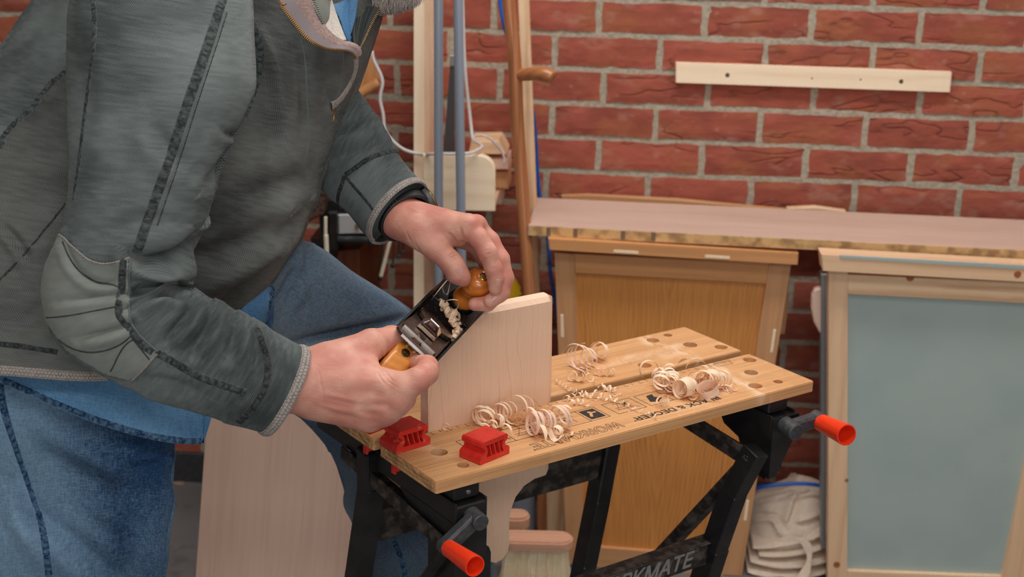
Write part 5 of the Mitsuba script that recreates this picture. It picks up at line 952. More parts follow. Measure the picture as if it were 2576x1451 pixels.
for a in (zl, [(958, 20), (940, 50), (924, 84), (910, 114), (897, 138)]):
    dz = Zd if a is zl else [1.705, 1.69, 1.67, 1.65, 1.628]
    C = spline(np.array([pd(x, y, z - .003) for (x, y), z in zip(a, dz)]), 60 if a is zl else 34); T_c = np.gradient(C, axis=0)
    for p, t in zip(C, T_c): t = t / np.linalg.norm(t); v = p - EYE; v /= np.linalg.norm(v); teeth.append(bar(p - np.cross(t, v) * .0022, p + np.cross(t, v) * .0022, t * .0013, v * .0018, .0003))
put(jk, 'zip_teeth', cat(teeth), 'gold_zip'); labels[jk + '__zip_teeth'] = {'kind': 'stuff'}
put(jk, 'zip_stop', bar(pd(712, 14, 1.56), pd(718, 8, 1.56), CAM[0] * .004, CAM[2] * .002), 'gold_zip')
seam(jk, VT, [(893, 142), (895, 170), (886, 200), (866, 236), (842, 262), (832, 268)], .0115, .0022, 'trim_grey', .25, .0045, name='placket_trim', label='grey woven tape beside the zip', N=NT)
seam(jk, VT, [(838, 258), (840, 280), (839, 306)], .0022, .0016, 'gold_zip', .1, name='zip_end', N=NT)
seam(jk, VT, [(862, 128), (864, 170), (858, 210), (848, 246)], .0022, .0007, 'seam_light', .3, name='placket_seam', N=NT)
# ---- skin: one continuous body, finely modelled at hands and wrists
def _skin(p, n, uv):
    f = fbm(p.x * 46, p.y * 46, p.z * 46, 3); g = fbm(p.x * 300, p.y * 300, p.z * 300, 2)
    c = mix(lin(204, 150, 131), lin(188, 124, 109), smoothstep(.3, .72, f)); c = mix(c, lin(176, 102, 92), smoothstep(.45, .8, fbm(p.x * 50 + 7, p.y * 50, p.z * 50, 2)) * .45)
    return mix(c, lin(170, 112, 92), smoothstep(.80, .86, fbm(p.x * 150, p.y * 150, p.z * 150 + 9, 2)) * .4 + .10 * smoothstep(.5, .8, g))
def wrk(p): 
    a = fbm(p.x * 240, p.y * 240, p.z * 420, 3); return dr.power(1 - dr.abs(2 * a - 1), 6)
mat('skin', mikit.proc(_skin), .48, spec=.42, bump=lambda p, n, uv: -.00013 * wrk(p) + .00008 * fbm(p.x * 900, p.y * 900, p.z * 900, 2), sheen=.2, eps=2e-4)
mat('nail', lin(206, 150, 140), .3, spec=.5)
def chain(S, J, R, k=.004):
    for i in range(len(J) - 1): S.cone(pd(*J[i]), pd(*J[i + 1]), R[i], R[i + 1], k)
# left hand (on the knob)
LHb = [pd(*q) for q in ((920, 440, 1.80), (1330, 820, 1.62), (920, 820, 1.62), (1330, 440, 1.80))]; lo, hi = np.min(LHb, 0) - .01, np.max(LHb, 0) + .01
S = SDF(lo, hi, .0016)
wr, WD = (1004, 538), 1.715
S.cone(pd(945, 480, 1.745), pd(*wr, WD), .027, .0225, .01); S.cone(pd(958, 510, 1.735), pd(1000, 560, 1.71), .024, .0195, .01)
im, mm_, rm_, lm = (1176, 572, 1.683), (1196, 572, 1.703), (1204, 590, 1.724), (1196, 612, 1.742)
for m, r0, r1 in ((im, .019, .0135), (mm_, .020, .0135), (rm_, .019, .0125), (lm, .018, .0115)): S.cone(pd(1026, 548, 1.712 + (m[2] - 1.70) * .4), pd(*m), r0, r1, .012)
S.cone(pd(1060, 575, 1.695), pd(*im), .019, .0125, .012); S.cone(pd(1030, 565, 1.70), pd(1095, 622, 1.685), .020, .0150, .012)      # thumb metacarpal, thenar
S.cone(pd(1070, 580, 1.705), pd(1150, 600, 1.70), .018, .010, .010)
chain(S, [(1092, 618, 1.684), (1138, 664, 1.688), (1150, 686, 1.690), (1165, 700, 1.691)], [.0140, .0125, .0125, .0098], .006); S.cone(pd(1128, 652, 1.684), pd(1142, 668, 1.685), .0122, .0122, .004)
chain(S, [im, (1206, 600, 1.676), (1226, 634, 1.674), (1241, 676, 1.678), (1247, 700, 1.681), (1246, 724, 1.684)], [.0132, .0112, .0110, .0100, .0093, .0082], .004)
chain(S, [mm_, (1232, 606, 1.704), (1258, 652, 1.700), (1271, 700, 1.700), (1262, 736, 1.699), (1234, 757, 1.697)], [.0132, .0112, .0110, .0100, .0092, .0082], .004)
chain(S, [rm_, (1238, 640, 1.727), (1258, 690, 1.728), (1256, 740, 1.722), (1226, 764, 1.712), (1194, 765, 1.704)], [.0122, .0108, .0105, .0095, .0088, .0080], .004)
chain(S, [lm, (1224, 660, 1.747), (1238, 700, 1.748), (1226, 735, 1.738), (1200, 748, 1.728)], [.011, .0095, .009, .0082, .0075], .004)
for a in (im, mm_): S.ell(pd(a[0] + 3, a[1] - 12, a[2] - .006), np.eye(3), (.0105, .0105, .009), .006)
S.cone(pd(1105, 560, 1.683), pd(1165, 562, 1.675), .003, .003, .010)                       # tendon to the first knuckle
def groove(m, lst):
    """skin creases pressed into the side that faces the photographer"""
    n = np.array(m.vertex_normals); V = np.array(m.vertices); face = ((V - EYE) * n).sum(1) < 0; P = proj(V); d = np.zeros(len(V))
    for pts, w, dep in lst:
        C = spline(np.array(pts, float), 30); dist, i = cKDTree(C).query(P); env = np.sin(np.pi * np.clip(i / 29, .03, .97)); d -= np.where(face & (dist < 4 * w), env * dep * (np.exp(-(dist / w) ** 2) - .35 * np.exp(-((dist - 2 * w) / w) ** 2)), 0)
    m.vertices = V + n * d[:, None]; return m
hl = groove(smoothm(S.mesh(), 8), [([(1124, 650), (1132, 642), (1150, 634)], 2.2, .0010), ([(1126, 657), (1136, 648), (1154, 641)], 2.2, .0010), ([(1130, 663), (1140, 655), (1156, 650)], 2, .0008), ([(1216, 636), (1226, 630), (1236, 628)], 2, .0008), ([(1219, 643), (1229, 638), (1240, 635)], 2, .0008), ([(1234, 680), (1242, 676), (1250, 675)], 1.8, .0006), ([(1125, 585), (1140, 600), (1150, 622)], 4, .0018), ([(1158, 570), (1160, 585), (1163, 605)], 4, .0015), ([(1030, 520), (1050, 530), (1070, 528)], 3, -.0008), ([(1040, 600), (1052, 625), (1065, 640)], 2.5, .0006), ([(1020, 575), (1030, 600), (1046, 622)], 2.5, .0006)])
# right hand (round the tote)
RHb = [pd(*q) for q in ((690, 780, 1.42), (1130, 1110, 1.42), (690, 1110, 1.68), (1130, 780, 1.68))]; lo, hi = np.min(RHb, 0), np.max(RHb, 0)
S = SDF(lo, hi, .0016)
S.cone(pd(720, 945, 1.52), pd(792, 955, 1.525), .0325, .0285, .01); S.cone(pd(730, 975, 1.515), pd(800, 975, 1.52), .027, .0265, .01)
ix, md, rg_, lt = (1010, 975, 1.503), (996, 1008, 1.507), (966, 1034, 1.513), (926, 1052, 1.520)
S.cone(pd(800, 945, 1.527), pd(*ix), .0265, .0160, .014); S.cone(pd(800, 965, 1.525), pd(*md), .0265, .0165, .014); S.cone(pd(800, 985, 1.525), pd(*rg_), .0245, .0155, .014); S.cone(pd(800, 1000, 1.527), pd(*lt), .0215, .0140, .014)
S.cone(pd(840, 915, 1.533), pd(935, 868, 1.550), .0250, .0165, .014)                       # thumb metacarpal
S.cone(pd(860, 930, 1.530), pd(925, 938, 1.530), .022, .014, .014); S.cone(pd(905, 895, 1.545), pd(925, 934, 1.530), .012, .010, .012)
for o_ in (0, .014, .028): S.cone(pw(.045, 0, .108 + o_), pw(-.0015, 0, .1045 + o_), .0135 + .05 * o_, .0135 + .05 * o_, .005, True)
chain(S, [(935, 866, 1.552), (985, 850, 1.583), (1025, 850, 1.615), (1050, 866, 1.640)], [.0165, .0128, .0122, .0095], .006)
chain(S, [ix, (1050, 956, 1.500), (1073, 938, 1.515), (1074, 921, 1.540), (1052, 912, 1.566), (1032, 904, 1.590)], [.0155, .0130, .0120, .0112, .0100, .0085], .005)
chain(S, [md, (1014, 1002, 1.520), (1022, 985, 1.548), (1005, 955, 1.575), (980, 945, 1.580)], [.0145, .0125, .0115, .0100, .0085], .005)
chain(S, [rg_, (986, 1030, 1.528), (996, 1016, 1.556), (985, 985, 1.580), (962, 975, 1.582)], [.0140, .0120, .0112, .0098, .0082], .005)
chain(S, [lt, (938, 1056, 1.536), (956, 1040, 1.560), (950, 1010, 1.582), (935, 1000, 1.582)], [.0130, .0112, .0102, .0090, .0075], .005)
for a in (ix, md, rg_): S.ell(pd(a[0] + 8, a[1] - 2, a[2] - .008), np.eye(3), (.0100, .0100, .0095), .008)
for a, b, z in (((830, 985), (930, 1000), 1.492), ((826, 1000), (900, 1030), 1.496), ((820, 960), (960, 965), 1.488)): S.cone(pd(*a, z + .012), pd(*b, z + .004), .0022, .0018, .012)
hr = groove(smoothm(S.mesh(), 8), [([(956, 905), (964, 925), (978, 948), (1000, 964)], 2.6, .0012), ([(950, 915), (962, 940), (982, 962), (1006, 975)], 2.4, .0010), ([(947, 930), (958, 952), (976, 972)], 2.4, .0008), ([(960, 880), (962, 895), (965, 912)], 3, .0010), ([(815, 990), (860, 1000), (920, 1012)], 5, -.0006), ([(800, 1016), (850, 1030), (890, 1036)], 5, -.0006), ([(806, 960), (812, 985), (808, 1010)], 2.5, .0006), ([(800, 930), (806, 955), (803, 980)], 2.2, .0005), ([(820, 1040), (870, 1046), (905, 1050)], 6, .0008), ([(930, 1014), (955, 1018), (985, 1014)], 7, .0010), ([(900, 1034), (930, 1040), (955, 1040)], 6, .0009)])
# body under the clothes
S = SDF((-.95, 1.15, .0), (.25, 2.35, 1.98), .014)
def C(a, b, ra, rb, k=.03): S.cone(pd(*a), pd(*b), ra, rb, k)
C((180, 760, 1.74), (330, 480, 1.74), .12, .12); C((330, 480, 1.73), (620, 150, 1.75), .12, .13); C((620, 150, 1.75), (800, -40, 1.76), .11, .07); C((800, -40, 1.76), (900, -110, 1.76), .06, .055)
HC = np.array((962, -195, 1.76)); S.ell(pd(*HC), np.eye(3), (.085, .078, .100), .02); C((962, -110, 1.745), (966, -85, 1.742), .045, .036)
for dx, dy, dz, r in ((1050, -170, 1.735, .013), (1062, -160, 1.735, .012)): S.ell(pd(dx, dy, dz), np.eye(3), (r * 1.3, r, r * 1.3), .01)
S.ell(pd(938, -190, 1.675), np.eye(3), (.018, .008, .03), .008)
C((520, -60, 1.58), (350, 300, 1.52), .05, .045, .01); C((350, 300, 1.52), (270, 755, 1.485), .045, .036, .01); C((270, 755, 1.485), (760, 955, 1.522), .036, .026, .01)
C((740, 230, 1.79), (838, 365, 1.785), .034, .032, .01); C((838, 365, 1.785), (985, 520, 1.728), .032, .024, .01)
C((130, 860, 1.73), (150, 1300, 1.69), .07, .06, .01); S.cone(pd(150, 1300, 1.69), (-.53, 1.52, .3), .07, .055, .03); S.cone((-.53, 1.52, .3), (-.52, 1.53, .08), .055, .04, .03)
C((560, 800, 1.84), (960, 960, 1.98), .08, .06); C((960, 960, 1.98), (1060, 1300, 2.09), .06, .055); S.cone(pd(1060, 1300, 2.09), (-.13, 2.0, .08), .055, .04, .03)
bdy = smoothm(S.mesh(), 4)
try:
    un = mani(bdy) + mani(hl) + mani(hr); skin = unm(un); skin = skin if len(skin.vertices) > 1000 and un.status() == m3.Error.NoError else cat(bdy, hl, hr)
except Exception: skin = cat(bdy, hl, hr)
skin.merge_vertices(); put(per, 'body', skin, 'skin', smooth=True, label='bare skin of hands and wrists')
def nail(m, px, py, tip, w, l):
    """a fingernail on the visible skin at a photo point; tip: photo direction of the fingertip"""
    V0, N0 = np.array(m.vertices)[None], np.array(m.vertex_normals)[None]; P, n = surf(V0, N0, [(px, py), (px + tip[0], py + tip[1])]); c, v = P[0], n[0]; t = P[1] - c; t -= v * (v @ t); t /= np.linalg.norm(t); s = np.cross(t, v); a, b = np.linspace(-1, 1, 13), np.linspace(-1, 1, 15); A, B = np.meshgrid(a, b, indexing='ij')
    wv_ = w * np.clip(1 - np.abs(B) ** 5, 0, 1) ** .5; V = c + (A * wv_)[..., None] * s + (B * l)[..., None] * t + (.0006 - .40 * w * A ** 2 * np.clip(1 - np.abs(B) ** 5, 0, 1) - .10 * l * B ** 2)[..., None] * v; put(per, 'fingernail', cat(gridmesh(V, False), gridmesh(V - v * .0012, False)), 'nail', smooth=True)
nail(hl, 1160, 682, (8, 17), .0064, .0084); nail(hl, 1254, 714, (-3, 14), .0044, .0066); nail(hl, 1242, 752, (-14, 10), .0036, .0050); nail(hl, 1200, 761, (-12, 3), .0040, .0050)
# beard and a little hair
mat('beard_dark', lin(96, 88, 84), .8)
bl = []; r2 = np.random.default_rng(5)
for i in range(4200):
    a = r2.uniform(0, 2 * np.pi); q = r2.uniform(0, 1) ** .5; ex, ey = 76 * q * math.cos(a), 58 * q * math.sin(a); p0 = pd(966 + ex, -40 + 24 * (1 - q * q) + r2.uniform(-14, 6), 1.742 + ey / 2100)
    fl_ = r2.normal(0, 7); dn = pd(968 + ex * 1.02 + 9 + fl_, 4 + 34 * math.sqrt(max(0, 1 - q * q)) * r2.uniform(.75, 1.08) - .10 * ex, 1.742 + ey / 2100 * .8 + r2.normal(0, .003)); mid = (p0 + dn) / 2 + CAM[0] * r2.normal(.003, .0025) + CAM[2] * r2.normal(0, .0025); bl.append(tube(spline([p0, mid, dn], 6), np.linspace(.00042, .00018, 6), 3, False))
mat('beard_grey', lin(158, 147, 142), .6)
S = SDF(pd(966, -30, 1.742) - .09, pd(966, -30, 1.742) + .09, .004); S.ell(pd(966, -34, 1.742), np.eye(3), (.034, .030, .024), .01); put(per, 'beard_base', smoothm(S.mesh(), 2), 'beard_dark', smooth=True)
put(per, 'beard', cat(bl), 'beard_grey', label='grey beard'); labels[per + '__beard']['kind'] = 'stuff'
S = SDF(pd(985, -330, 1.76) - .14, pd(985, -60, 1.76) + .14, .007); S.ell(pd(948, -222, 1.768), np.eye(3), (.090, .086, .098), .01); S.add(lambda P: (P - pd(1010, -190, 1.74)) @ np.array([-.6, .2, .55]), pd(985, -330, 1.76) - .15, pd(985, -60, 1.76) + .15, .004, False) if False else None
put(per, 'hair', smoothm(S.mesh(), 3), 'beard_grey', smooth=True, label='short grey hair')
# ---- wristwatch
wt = thing('wristwatch', 'black rubber strapped wristwatch below the cuff of the left sleeve', 'watch')
wc = pd(1013, 539, 1.716); wa = pd(1012, 548, 1.706) - pd(966, 492, 1.742); wa /= np.linalg.norm(wa); wx = np.cross(wa, CAM[2]); wx /= np.linalg.norm(wx); wy = np.cross(wa, wx); th = np.linspace(0, 2 * np.pi, 96, endpoint=False)
rr = lambda r: wc + r * (np.cos(th)[:, None] * wx * 1.10 + np.sin(th)[:, None] * wy * .96)
prf = [(-.0105, .0288), (-.0112, .0302), (-.0104, .0314), (.0098, .0308), (.0106, .0296), (.0100, .0276)]
put(wt, 'strap', gridmesh(np.array([rr(r) + wa * z for z, r in prf + prf[:1]]), True, False), 'black_rubber', smooth=35)
def ringpt(a, r, z): return wc + r * (math.cos(a) * wx * 1.10 + math.sin(a) * wy * .96) + wa * z
ang = [math.atan2(((p - wc) @ wy) / .96, ((p - wc) @ wx) / 1.10) for p in (pd(990, 508, 1.672), pd(1064, 492, 1.735))]
a0, a1 = ang
for q in (-.42, -.26, .24, .40):
    p = ringpt(a0 + q, .0304, 0); n_ = ringpt(a0 + q, 1.0304, 0) - p; n_ /= np.linalg.norm(n_); put(wt, 'strap_slot', bar(p - wa * .003, p + wa * .003, n_ * .0008, np.cross(n_, wa) * .0022, .0002), 'dark_metal')
for q in (-.10, .0):
    rg2 = [bar(ringpt(a0 + q, .0312, z0), ringpt(a0 + q, .0312, z1), np.cross(wa, CAM[0]) * .0013, CAM[0] * .0013, .0003) for z0, z1 in ((-.011, .0105),)]; put(wt, 'keeper', cat(*rg2), 'dark_metal')
put(wt, 'buckle', cat(*[bar(ringpt(a0 + p0, .0316, z0), ringpt(a0 + p1, .0316, z1), CAM[2] * .0014, CAM[1] * .0014, .0003) for p0, z0, p1, z1 in ((.05, -.0112, .05, .0108), (.16, -.0112, .16, .0108), (.05, -.0112, .16, -.0112), (.05, .0108, .16, .0108))]), 'dark_metal', label='black pin buckle')
p = ringpt(a1, .0318, .001); n_ = ringpt(a1, 1.03, .001) - p; put(wt, 'case', lathe([(0, -.004), (.0150, -.004), (.0172, -.002), (.0175, .0025), (.0162, .0048), (0, .0048)], zto(p, n_), 44), 'black_plastic', smooth=35, label='round black watch case')
put(wt, 'bezel', lathe([(.0155, .0044), (.0178, .0030), (.0178, .0044), (.0160, .0056), (.0155, .0044)], zto(p, n_), 44), 'old_brass', smooth=35)
# ------------------------------------------------------------------ shavings and sawdust
rs = np.random.default_rng(11)
def strip(P, W, w):
    """a thin curved strip: centre line P, width directions W, width w"""
    a = np.linspace(-.5, .5, 4); w = np.broadcast_to(w, (len(P),)); V = P[:, None] + (a[None, :, None] * W[:, None] * w[:, None, None]); return gridmesh(V, False)
def curl(r0, r1, turns, w, pitch, n=None, wob=.1):
    n = n or int(26 * turns) + 8; t = np.linspace(0, 2 * np.pi * turns, n); r = np.linspace(r0, r1, n) * (1 + wob * np.sin(t * .37 + rs.uniform(0, 6))); ph = rs.uniform(0, 6.28)
    P = np.stack([pitch * t / (2 * np.pi) - pitch * turns / 2 + .0006 * np.sin(t * .8), r * np.cos(t + ph), r * np.sin(t + ph)], -1); W = np.stack([np.ones(n), .16 * np.cos(t * .5 + ph), .16 * np.sin(t * .6)], -1); W /= np.linalg.norm(W, axis=1, keepdims=True)
    ends = np.minimum(1, np.minimum(np.arange(n) + 1.5, n - np.arange(n) + .5) / 5); return strip(P, W, w * ends), n
def rotz(a): c, s = math.cos(a), math.sin(a); return np.array([[c, -s, 0], [s, c, 0], [0, 0, 1.]])
def rotx(a): c, s = math.cos(a), math.sin(a); return np.array([[1, 0, 0], [0, c, -s], [0, s, c]])
def roty(a): c, s = math.cos(a), math.sin(a); return np.array([[c, 0, s], [0, 1, 0], [-s, 0, c]])
def shaving(label, group, m, mt='shaving'):
    k = thing('wood_shaving', label, 'wood shaving', group); P = np.asarray(m.vertices); u = np.arange(len(P)) // 4 * .002; v = np.arange(len(P)) % 4 * .002 + rs.uniform(0, 9)
    put(k, None, m, mt, np.c_[u, v], smooth=True)
def lay(label, group, px, py, r0, r1, turns, w, pitch, yaw, tilt=0., lift=0., mt='shaving'):
    """yaw: direction of the curl's axis on the bench (0 = along the jaws)"""
    m, n = curl(r0, r1, turns, w, pitch); R = rotz(.4 + .8 * (yaw + .6)) @ roty(tilt); V = np.asarray(m.vertices) @ R.T; x, y = onbench(px, py); V[:, 2] -= V[:, 2].min() - .0004 - lift; V[:, 0] += x; V[:, 1] += y; m.vertices = V; shaving(label, group, bmesh(m), mt)
LA, GA = 'loose pale curl in the pile at the foot of the maple board', 'shavings at the foot of the maple board'
for a in ((1212, 1068, .0135, .0115, 1.6, .0045, .008, -.5), (1222, 1072, .0120, .0105, 2.2, .0052, .007, -.4), (1252, 1078, .0105, .0080, 1.5, .0055, .006, -.9), (1238, 1082, .0070, .0050, 1.3, .0045, .004, -.2), (1262, 1058, .0125, .0105, 2.4, .0042, .0065, -.55), (1280, 1056, .0120, .0105, 1.5, .0040, .006, -.5)):
    lay(LA, GA, *a[:2], *a[2:7], a[7], rs.uniform(-.2, .2))
lay('tall open loop of shaving standing at the right of the nearest pile', None, 1297, 1062, .0185, .0165, 1.1, .0050, .010, -.75, .3); lay('second tall loop of shaving, leaning right beside the tall open loop', None, 1312, 1056, .0160, .0150, 1.0, .0045, .012, -.3, .5)
lay(LA, GA, 1330, 1052, .0130, .0110, .8, .0050, .020, .2, .9); lay(LA, GA, 1318, 1060, .0110, .0100, .9, .0042, .018, .4, 1.0)
lay('flat shaving scrap just behind the middle red peg', None, 1215, 1092, .012, .010, .35, .006, .004, .3, .1); lay('small pale loop of shaving behind the right edge of the middle red peg', None, 1272, 1100, .0085, .0080, .75, .0035, .004, -.8)
lay('tiny shaving loop on the ruler marks left of the nearest pile', None, 1122, 1082, .0050, .0040, 1.2, .0022, .004, -.3)
LB, GB = 'pale strip in the coiled nest lying behind the outlined lettering', 'shavings in the coiled nest'
for a in ((1362, 1088, .0185, .0080, 4.2, .0042, .010, -1.2), (1366, 1090, .0170, .0140, 2.0, .0038, .006, -.9), (1358, 1086, .0150, .0060, 3.0, .0030, .008, -1.4), (1412, 1080, .0165, .0120, 2.2, .0042, .009, -.9), (1418, 1082, .0130, .0090, 1.8, .0036, .008, -.5)): lay(LB, GB, *a[:2], *a[2:7], a[7], rs.uniform(-.3, .3), 0, 'shaving_pink')
lay('flat curl lying left of the coiled nest', None, 1348, 1100, .016, .014, .45, .007, .004, -.9, .2); lay('small tight roll of shaving in front of the coiled nest', None, 1402, 1098, .0075, .0045, 2.0, .0075, .003, -.7)
def wavy(label, group, pts, w, amp, nw, z0=.0016, twist=0., r=0., mt='shaving'):
    """a shaving lying along photo points on the bench: wavy, twisted or a thin helix of radius r"""
    C = spline(np.array([[*onbench(*p), z0] for p in pts]), 24 * nw); n = len(C); T = np.gradient(C, axis=0); T /= np.linalg.norm(T, axis=1, keepdims=True); B = np.cross([0, 0, 1.], T); N = np.cross(T, B); t = np.linspace(0, 2 * np.pi * nw, n)
    if r: P = C + r * (np.cos(t)[:, None] * B + (np.sin(t) + 1)[:, None] * N); W = T * .85 + .5 * (-np.sin(t)[:, None] * B + np.cos(t)[:, None] * N)
    else: P = C + (amp * (np.sin(t) + 1))[:, None] * N; W = np.cos(twist * np.sin(t * .5))[:, None] * B + np.sin(twist * np.sin(t * .5))[:, None] * N
    W = W / np.linalg.norm(W, axis=1, keepdims=True); m = strip(P, W, w * (.75 + .25 * np.sin(t * .31 + 1))); V = np.asarray(m.vertices); V[:, 2] = np.maximum(V[:, 2], .0004); m.vertices = V; shaving(label, group, bmesh(m), mt)
wavy('broad wavy ribbon of shaving lying across the outlined letters', None, [(1372, 1092), (1388, 1104), (1405, 1112), (1422, 1108), (1438, 1094)], .0075, .004, 2, .001, .9)
LE, GE = 'thin twisted shaving strand stretched across the jaw right of the maple board', 'twisted strands right of the maple board'
for pts, w, nw, r in (([(1398, 964), (1412, 972), (1430, 984), (1452, 990), (1474, 996)], .0042, 7, .0026), ([(1470, 992), (1500, 1002), (1545, 1010), (1590, 1030), (1640, 1050), (1658, 1060)], .0046, 11, .0026), ([(1424, 1010), (1445, 1002), (1470, 1000), (1500, 1010)], .0050, 5, .0034), ([(1432, 1020), (1456, 1018), (1478, 1024)], .0058, 3, .0036), ([(1478, 950), (1496, 968), (1520, 980), (1548, 1000)], .0072, 4, .0036), ([(1510, 985), (1532, 984), (1556, 996)], .0062, 3, .0040), ([(1496, 996), (1520, 1008), (1552, 1012)], .0060, 3, .0044)):
    wavy(LE, GE, pts, w, 0, nw, .0008, 0, r)
LC, GC = 'pale curl in the big tangled heap at the right of the front jaw', 'shavings in the big right heap'
for i in range(9): lay(LC, GC, rs.uniform(1655, 1700), rs.uniform(968, 994), rs.uniform(.008, .014), rs.uniform(.005, .010), rs.uniform(1.2, 2.6), rs.uniform(.0025, .0045), rs.uniform(.004, .012), rs.uniform(-1.6, .6), rs.uniform(-.5, .5), rs.uniform(0, .012))
for i in range(6): lay(LC, GC, 1772 + i * 9 + rs.uniform(-2, 2), 984 - i * 2, .0150 - .0006 * i, .0130 - .0005 * i, rs.uniform(1.4, 2.2), .0042, .007, -.55 + rs.uniform(-.15, .15), rs.uniform(-.15, .15))
for i in range(4): lay(LC, GC, rs.uniform(1735, 1800), rs.uniform(958, 985), rs.uniform(.010, .014), .009, rs.uniform(.7, 1.4), .0060, .010, rs.uniform(-1.2, .3), rs.uniform(-.6, .6), .004)
lay('widest rolled shaving, showing its spiral end in the right heap', None, 1722, 998, .0150, .0070, 2.4, .0190, .003, -1.0, .05); lay('translucent round coil standing upright at the front of the right heap', None, 1780, 1000, .0135, .0120, 2.2, .0110, .001, -1.3, 1.2, 0, 'shaving_pink')
lay('twisted broad strip rising behind the widest roll', None, 1752, 968, .014, .012, .9, .0085, .012, -.4, .7, .006)
for i in range(3): lay('small frizzy curl at the far right end of the heap', 'frizzy curls at the right end of the heap', 1826 + 9 * i, 984 + 3 * (i % 2), .0055, .0040, 1.6, .0018, .004, rs.uniform(-1, 1), rs.uniform(-.4, .4))
lay('little coil lying in front of the left part of the right heap', None, 1668, 1022, .0095, .0050, 2.5, .0030, .004, -1.2, .9); lay('blistered short scrap of shaving on the dust in front of the heap', None, 1742, 1006, .007, .006, .8, .010, .006, .2, .3)
LD, GD = 'pale curl in the loose heap on the far jaw', 'shavings on the far jaw'
for a in ((1462, 930, .0190, .0160, 1.8, .0035, .010, -.8), (1448, 925, .0170, .0150, 1.2, .0032, .010, -.5), (1480, 922, .0140, .0110, 1.6, .0034, .009, -.9)): lay(LD, GD, *a[:2], *a[2:7], a[7], rs.uniform(-.3, .3), 0, 'shaving_pink')
lay('upright double loop, brightest shaving on the far jaw', None, 1509, 906, .0115, .0100, 2.3, .0065, .009, -.6, .35, .002); lay('cone shaped broad scrap of shaving on the far jaw', None, 1466, 944, .0110, .0040, .5, .017, .006, -.3, .7)
for a in ((1440, 958), (1458, 960)): lay(LD, GD, *a, .0075, .0065, 1.5, .0038, .006, -.5, .2)
for i in range(5): lay('small helix curl in the row on the far jaw beside the cone scrap', 'row of small helix curls on the far jaw', 1502 + 9 * i, 944 + (i % 2) * 2, .0052, .0050, 1.1, .0030, .003, -.4, .3)
wavy('straight rolled sliver pointing right on the far jaw', None, [(1560, 908), (1580, 914), (1606, 921)], .005, 0, 2, .0005, 0, .0016)
lay('loop of shaving bridging the gap between the jaws', None, 1632, 950, .014, .012, .8, .0058, .008, .3, .3); lay('single scrap of shaving stuck upright in the gap between the jaws', None, 1735, 930, .016, .015, .22, .006, .002, .2, 1.2, .004)
# shavings lying in the plane
def inplane(label, group, C, w, nw, r, mt='shaving'):
    C = spline(np.array(C, float), 24 * nw); n = len(C); T = np.gradient(C, axis=0); T /= np.linalg.norm(T, axis=1, keepdims=True); B = np.cross([.3, 0, 1.], T); B /= np.linalg.norm(B, axis=1, keepdims=True); N = np.cross(T, B); t = np.linspace(0, 2 * np.pi * nw, n)
    P = C + r * (np.cos(t)[:, None] * B + (np.sin(t))[:, None] * N); W = T * .9 + .4 * (-np.sin(t)[:, None] * B + np.cos(t)[:, None] * N); W /= np.linalg.norm(W, axis=1, keepdims=True); shaving(label, group, mv(strip(P, W, w), PM), mt)
LP, GP = 'twisted shaving lying in the mouth of the hand plane', 'shavings in the mouth of the plane'
for C, w, nw, r in (([(.178, .016, .018), (.176, .004, .020), (.172, -.006, .019), (.170, -.016, .018)], .0075, 3, .0046), ([(.182, .010, .016), (.178, -.002, .018), (.176, -.014, .017)], .0070, 2, .0048), ([(.170, -.010, .022), (.166, -.018, .022), (.166, -.025, .018)], .0070, 2, .0040), ([(.176, -.018, .014), (.170, -.024, .016), (.160, -.026, .018)], .0060, 2, .0042), ([(.160, -.024, .024), (.154, -.026, .022), (.150, -.025, .020)], .006, 2, .0035)): inplane(LP, GP, C, w, nw, r)
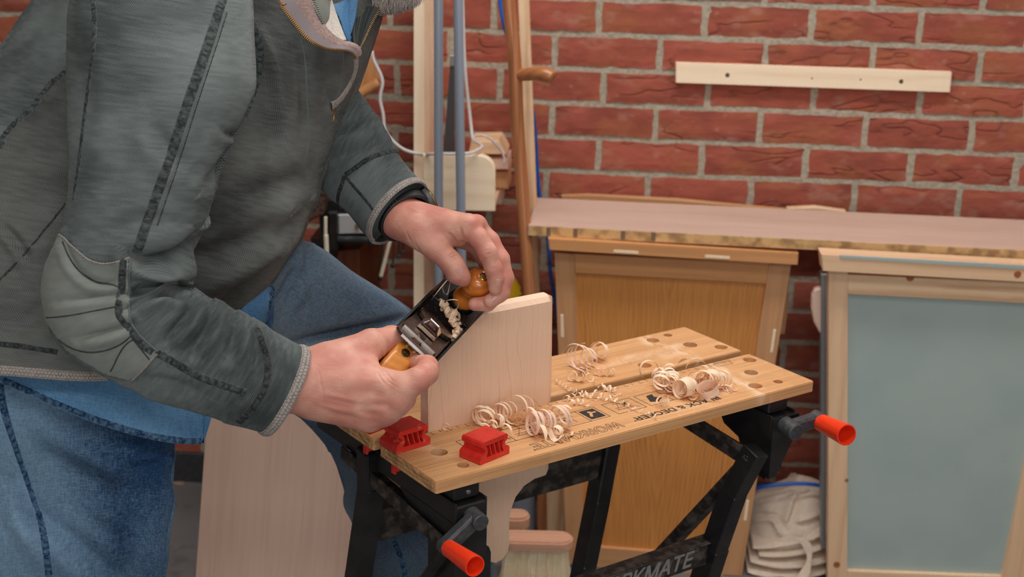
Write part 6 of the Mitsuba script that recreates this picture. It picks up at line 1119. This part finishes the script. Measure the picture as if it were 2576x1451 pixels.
inplane('loose loop of shaving rising beside the thumb from the plane', None, [(.176, .024, .014), (.188, .026, .022), (.204, .027, .034), (.210, .026, .030), (.204, .020, .020), (.194, .016, .018), (.190, .022, .024), (.196, .026, .026)], .0042, 1, .0004); inplane('thin ringlet of shaving at the foot of the plane knob', None, [(.186, .012, .013), (.194, .006, .018), (.197, .000, .020), (.193, -.004, .016), (.188, .002, .013)], .0040, 1, .0006)
for i, (x, y, z) in enumerate(((.176, .012, .017), (.172, -.004, .024), (.166, -.015, .022), (.162, -.022, .026), (.180, -.010, .013))):
    m, n = curl(.008 + .002 * (i % 2), .006, .45, .0075, .006); V = np.asarray(m.vertices) @ (rotz(i * 1.3) @ roty(.5 * i)).T + [x, y, z]; m.vertices = V; shaving('short flat flake of shaving among the twisted ones in the plane mouth', 'flakes in the plane mouth', mv(m, PM))
# sawdust
g = []
def grains(n, pts, sx, sy, s0, s1, z=0):
    for i in range(n):
        px, py = pts[rs.integers(len(pts))]; x, y = onbench(px, py); x += rs.normal(0, sx); y += rs.normal(0, sy)
        if not (.004 < x < .606) or not (.004 < y < .119 or .147 < y < .258): continue
        s = rs.uniform(s0, s1) ; P = rs.normal(0, 1, (4, 3)) * s * [1, .7, .25]; P[:, 2] -= P[:, 2].min(); g.append(hull(P + [x, y, .0001]))
grains(1200, [(1440, 1008), (1480, 1000), (1530, 985), (1580, 975), (1400, 1020)], .016, .006, .0002, .0007); grains(1100, [(1700, 1020), (1740, 1024), (1780, 1015), (1720, 1032)], .012, .0055, .0002, .0006); grains(700, [(1560, 900), (1620, 885), (1680, 884), (1500, 915)], .02, .007, .0002, .0006); grains(260, [(1200, 1100), (1300, 1070), (1150, 1120), (1500, 1040), (1600, 1010), (1250, 1130)], .05, .025, .0002, .0006); grains(160, [(1690, 950), (1760, 935), (1640, 960)], .014, .004, .0002, .0006)
k = thing('sawdust', 'fine pale sawdust and flakes sprinkled over the bamboo jaws', 'sawdust'); put(k, None, bmesh(cat(g)), 'wood_dust'); labels[k]['kind'] = 'stuff'
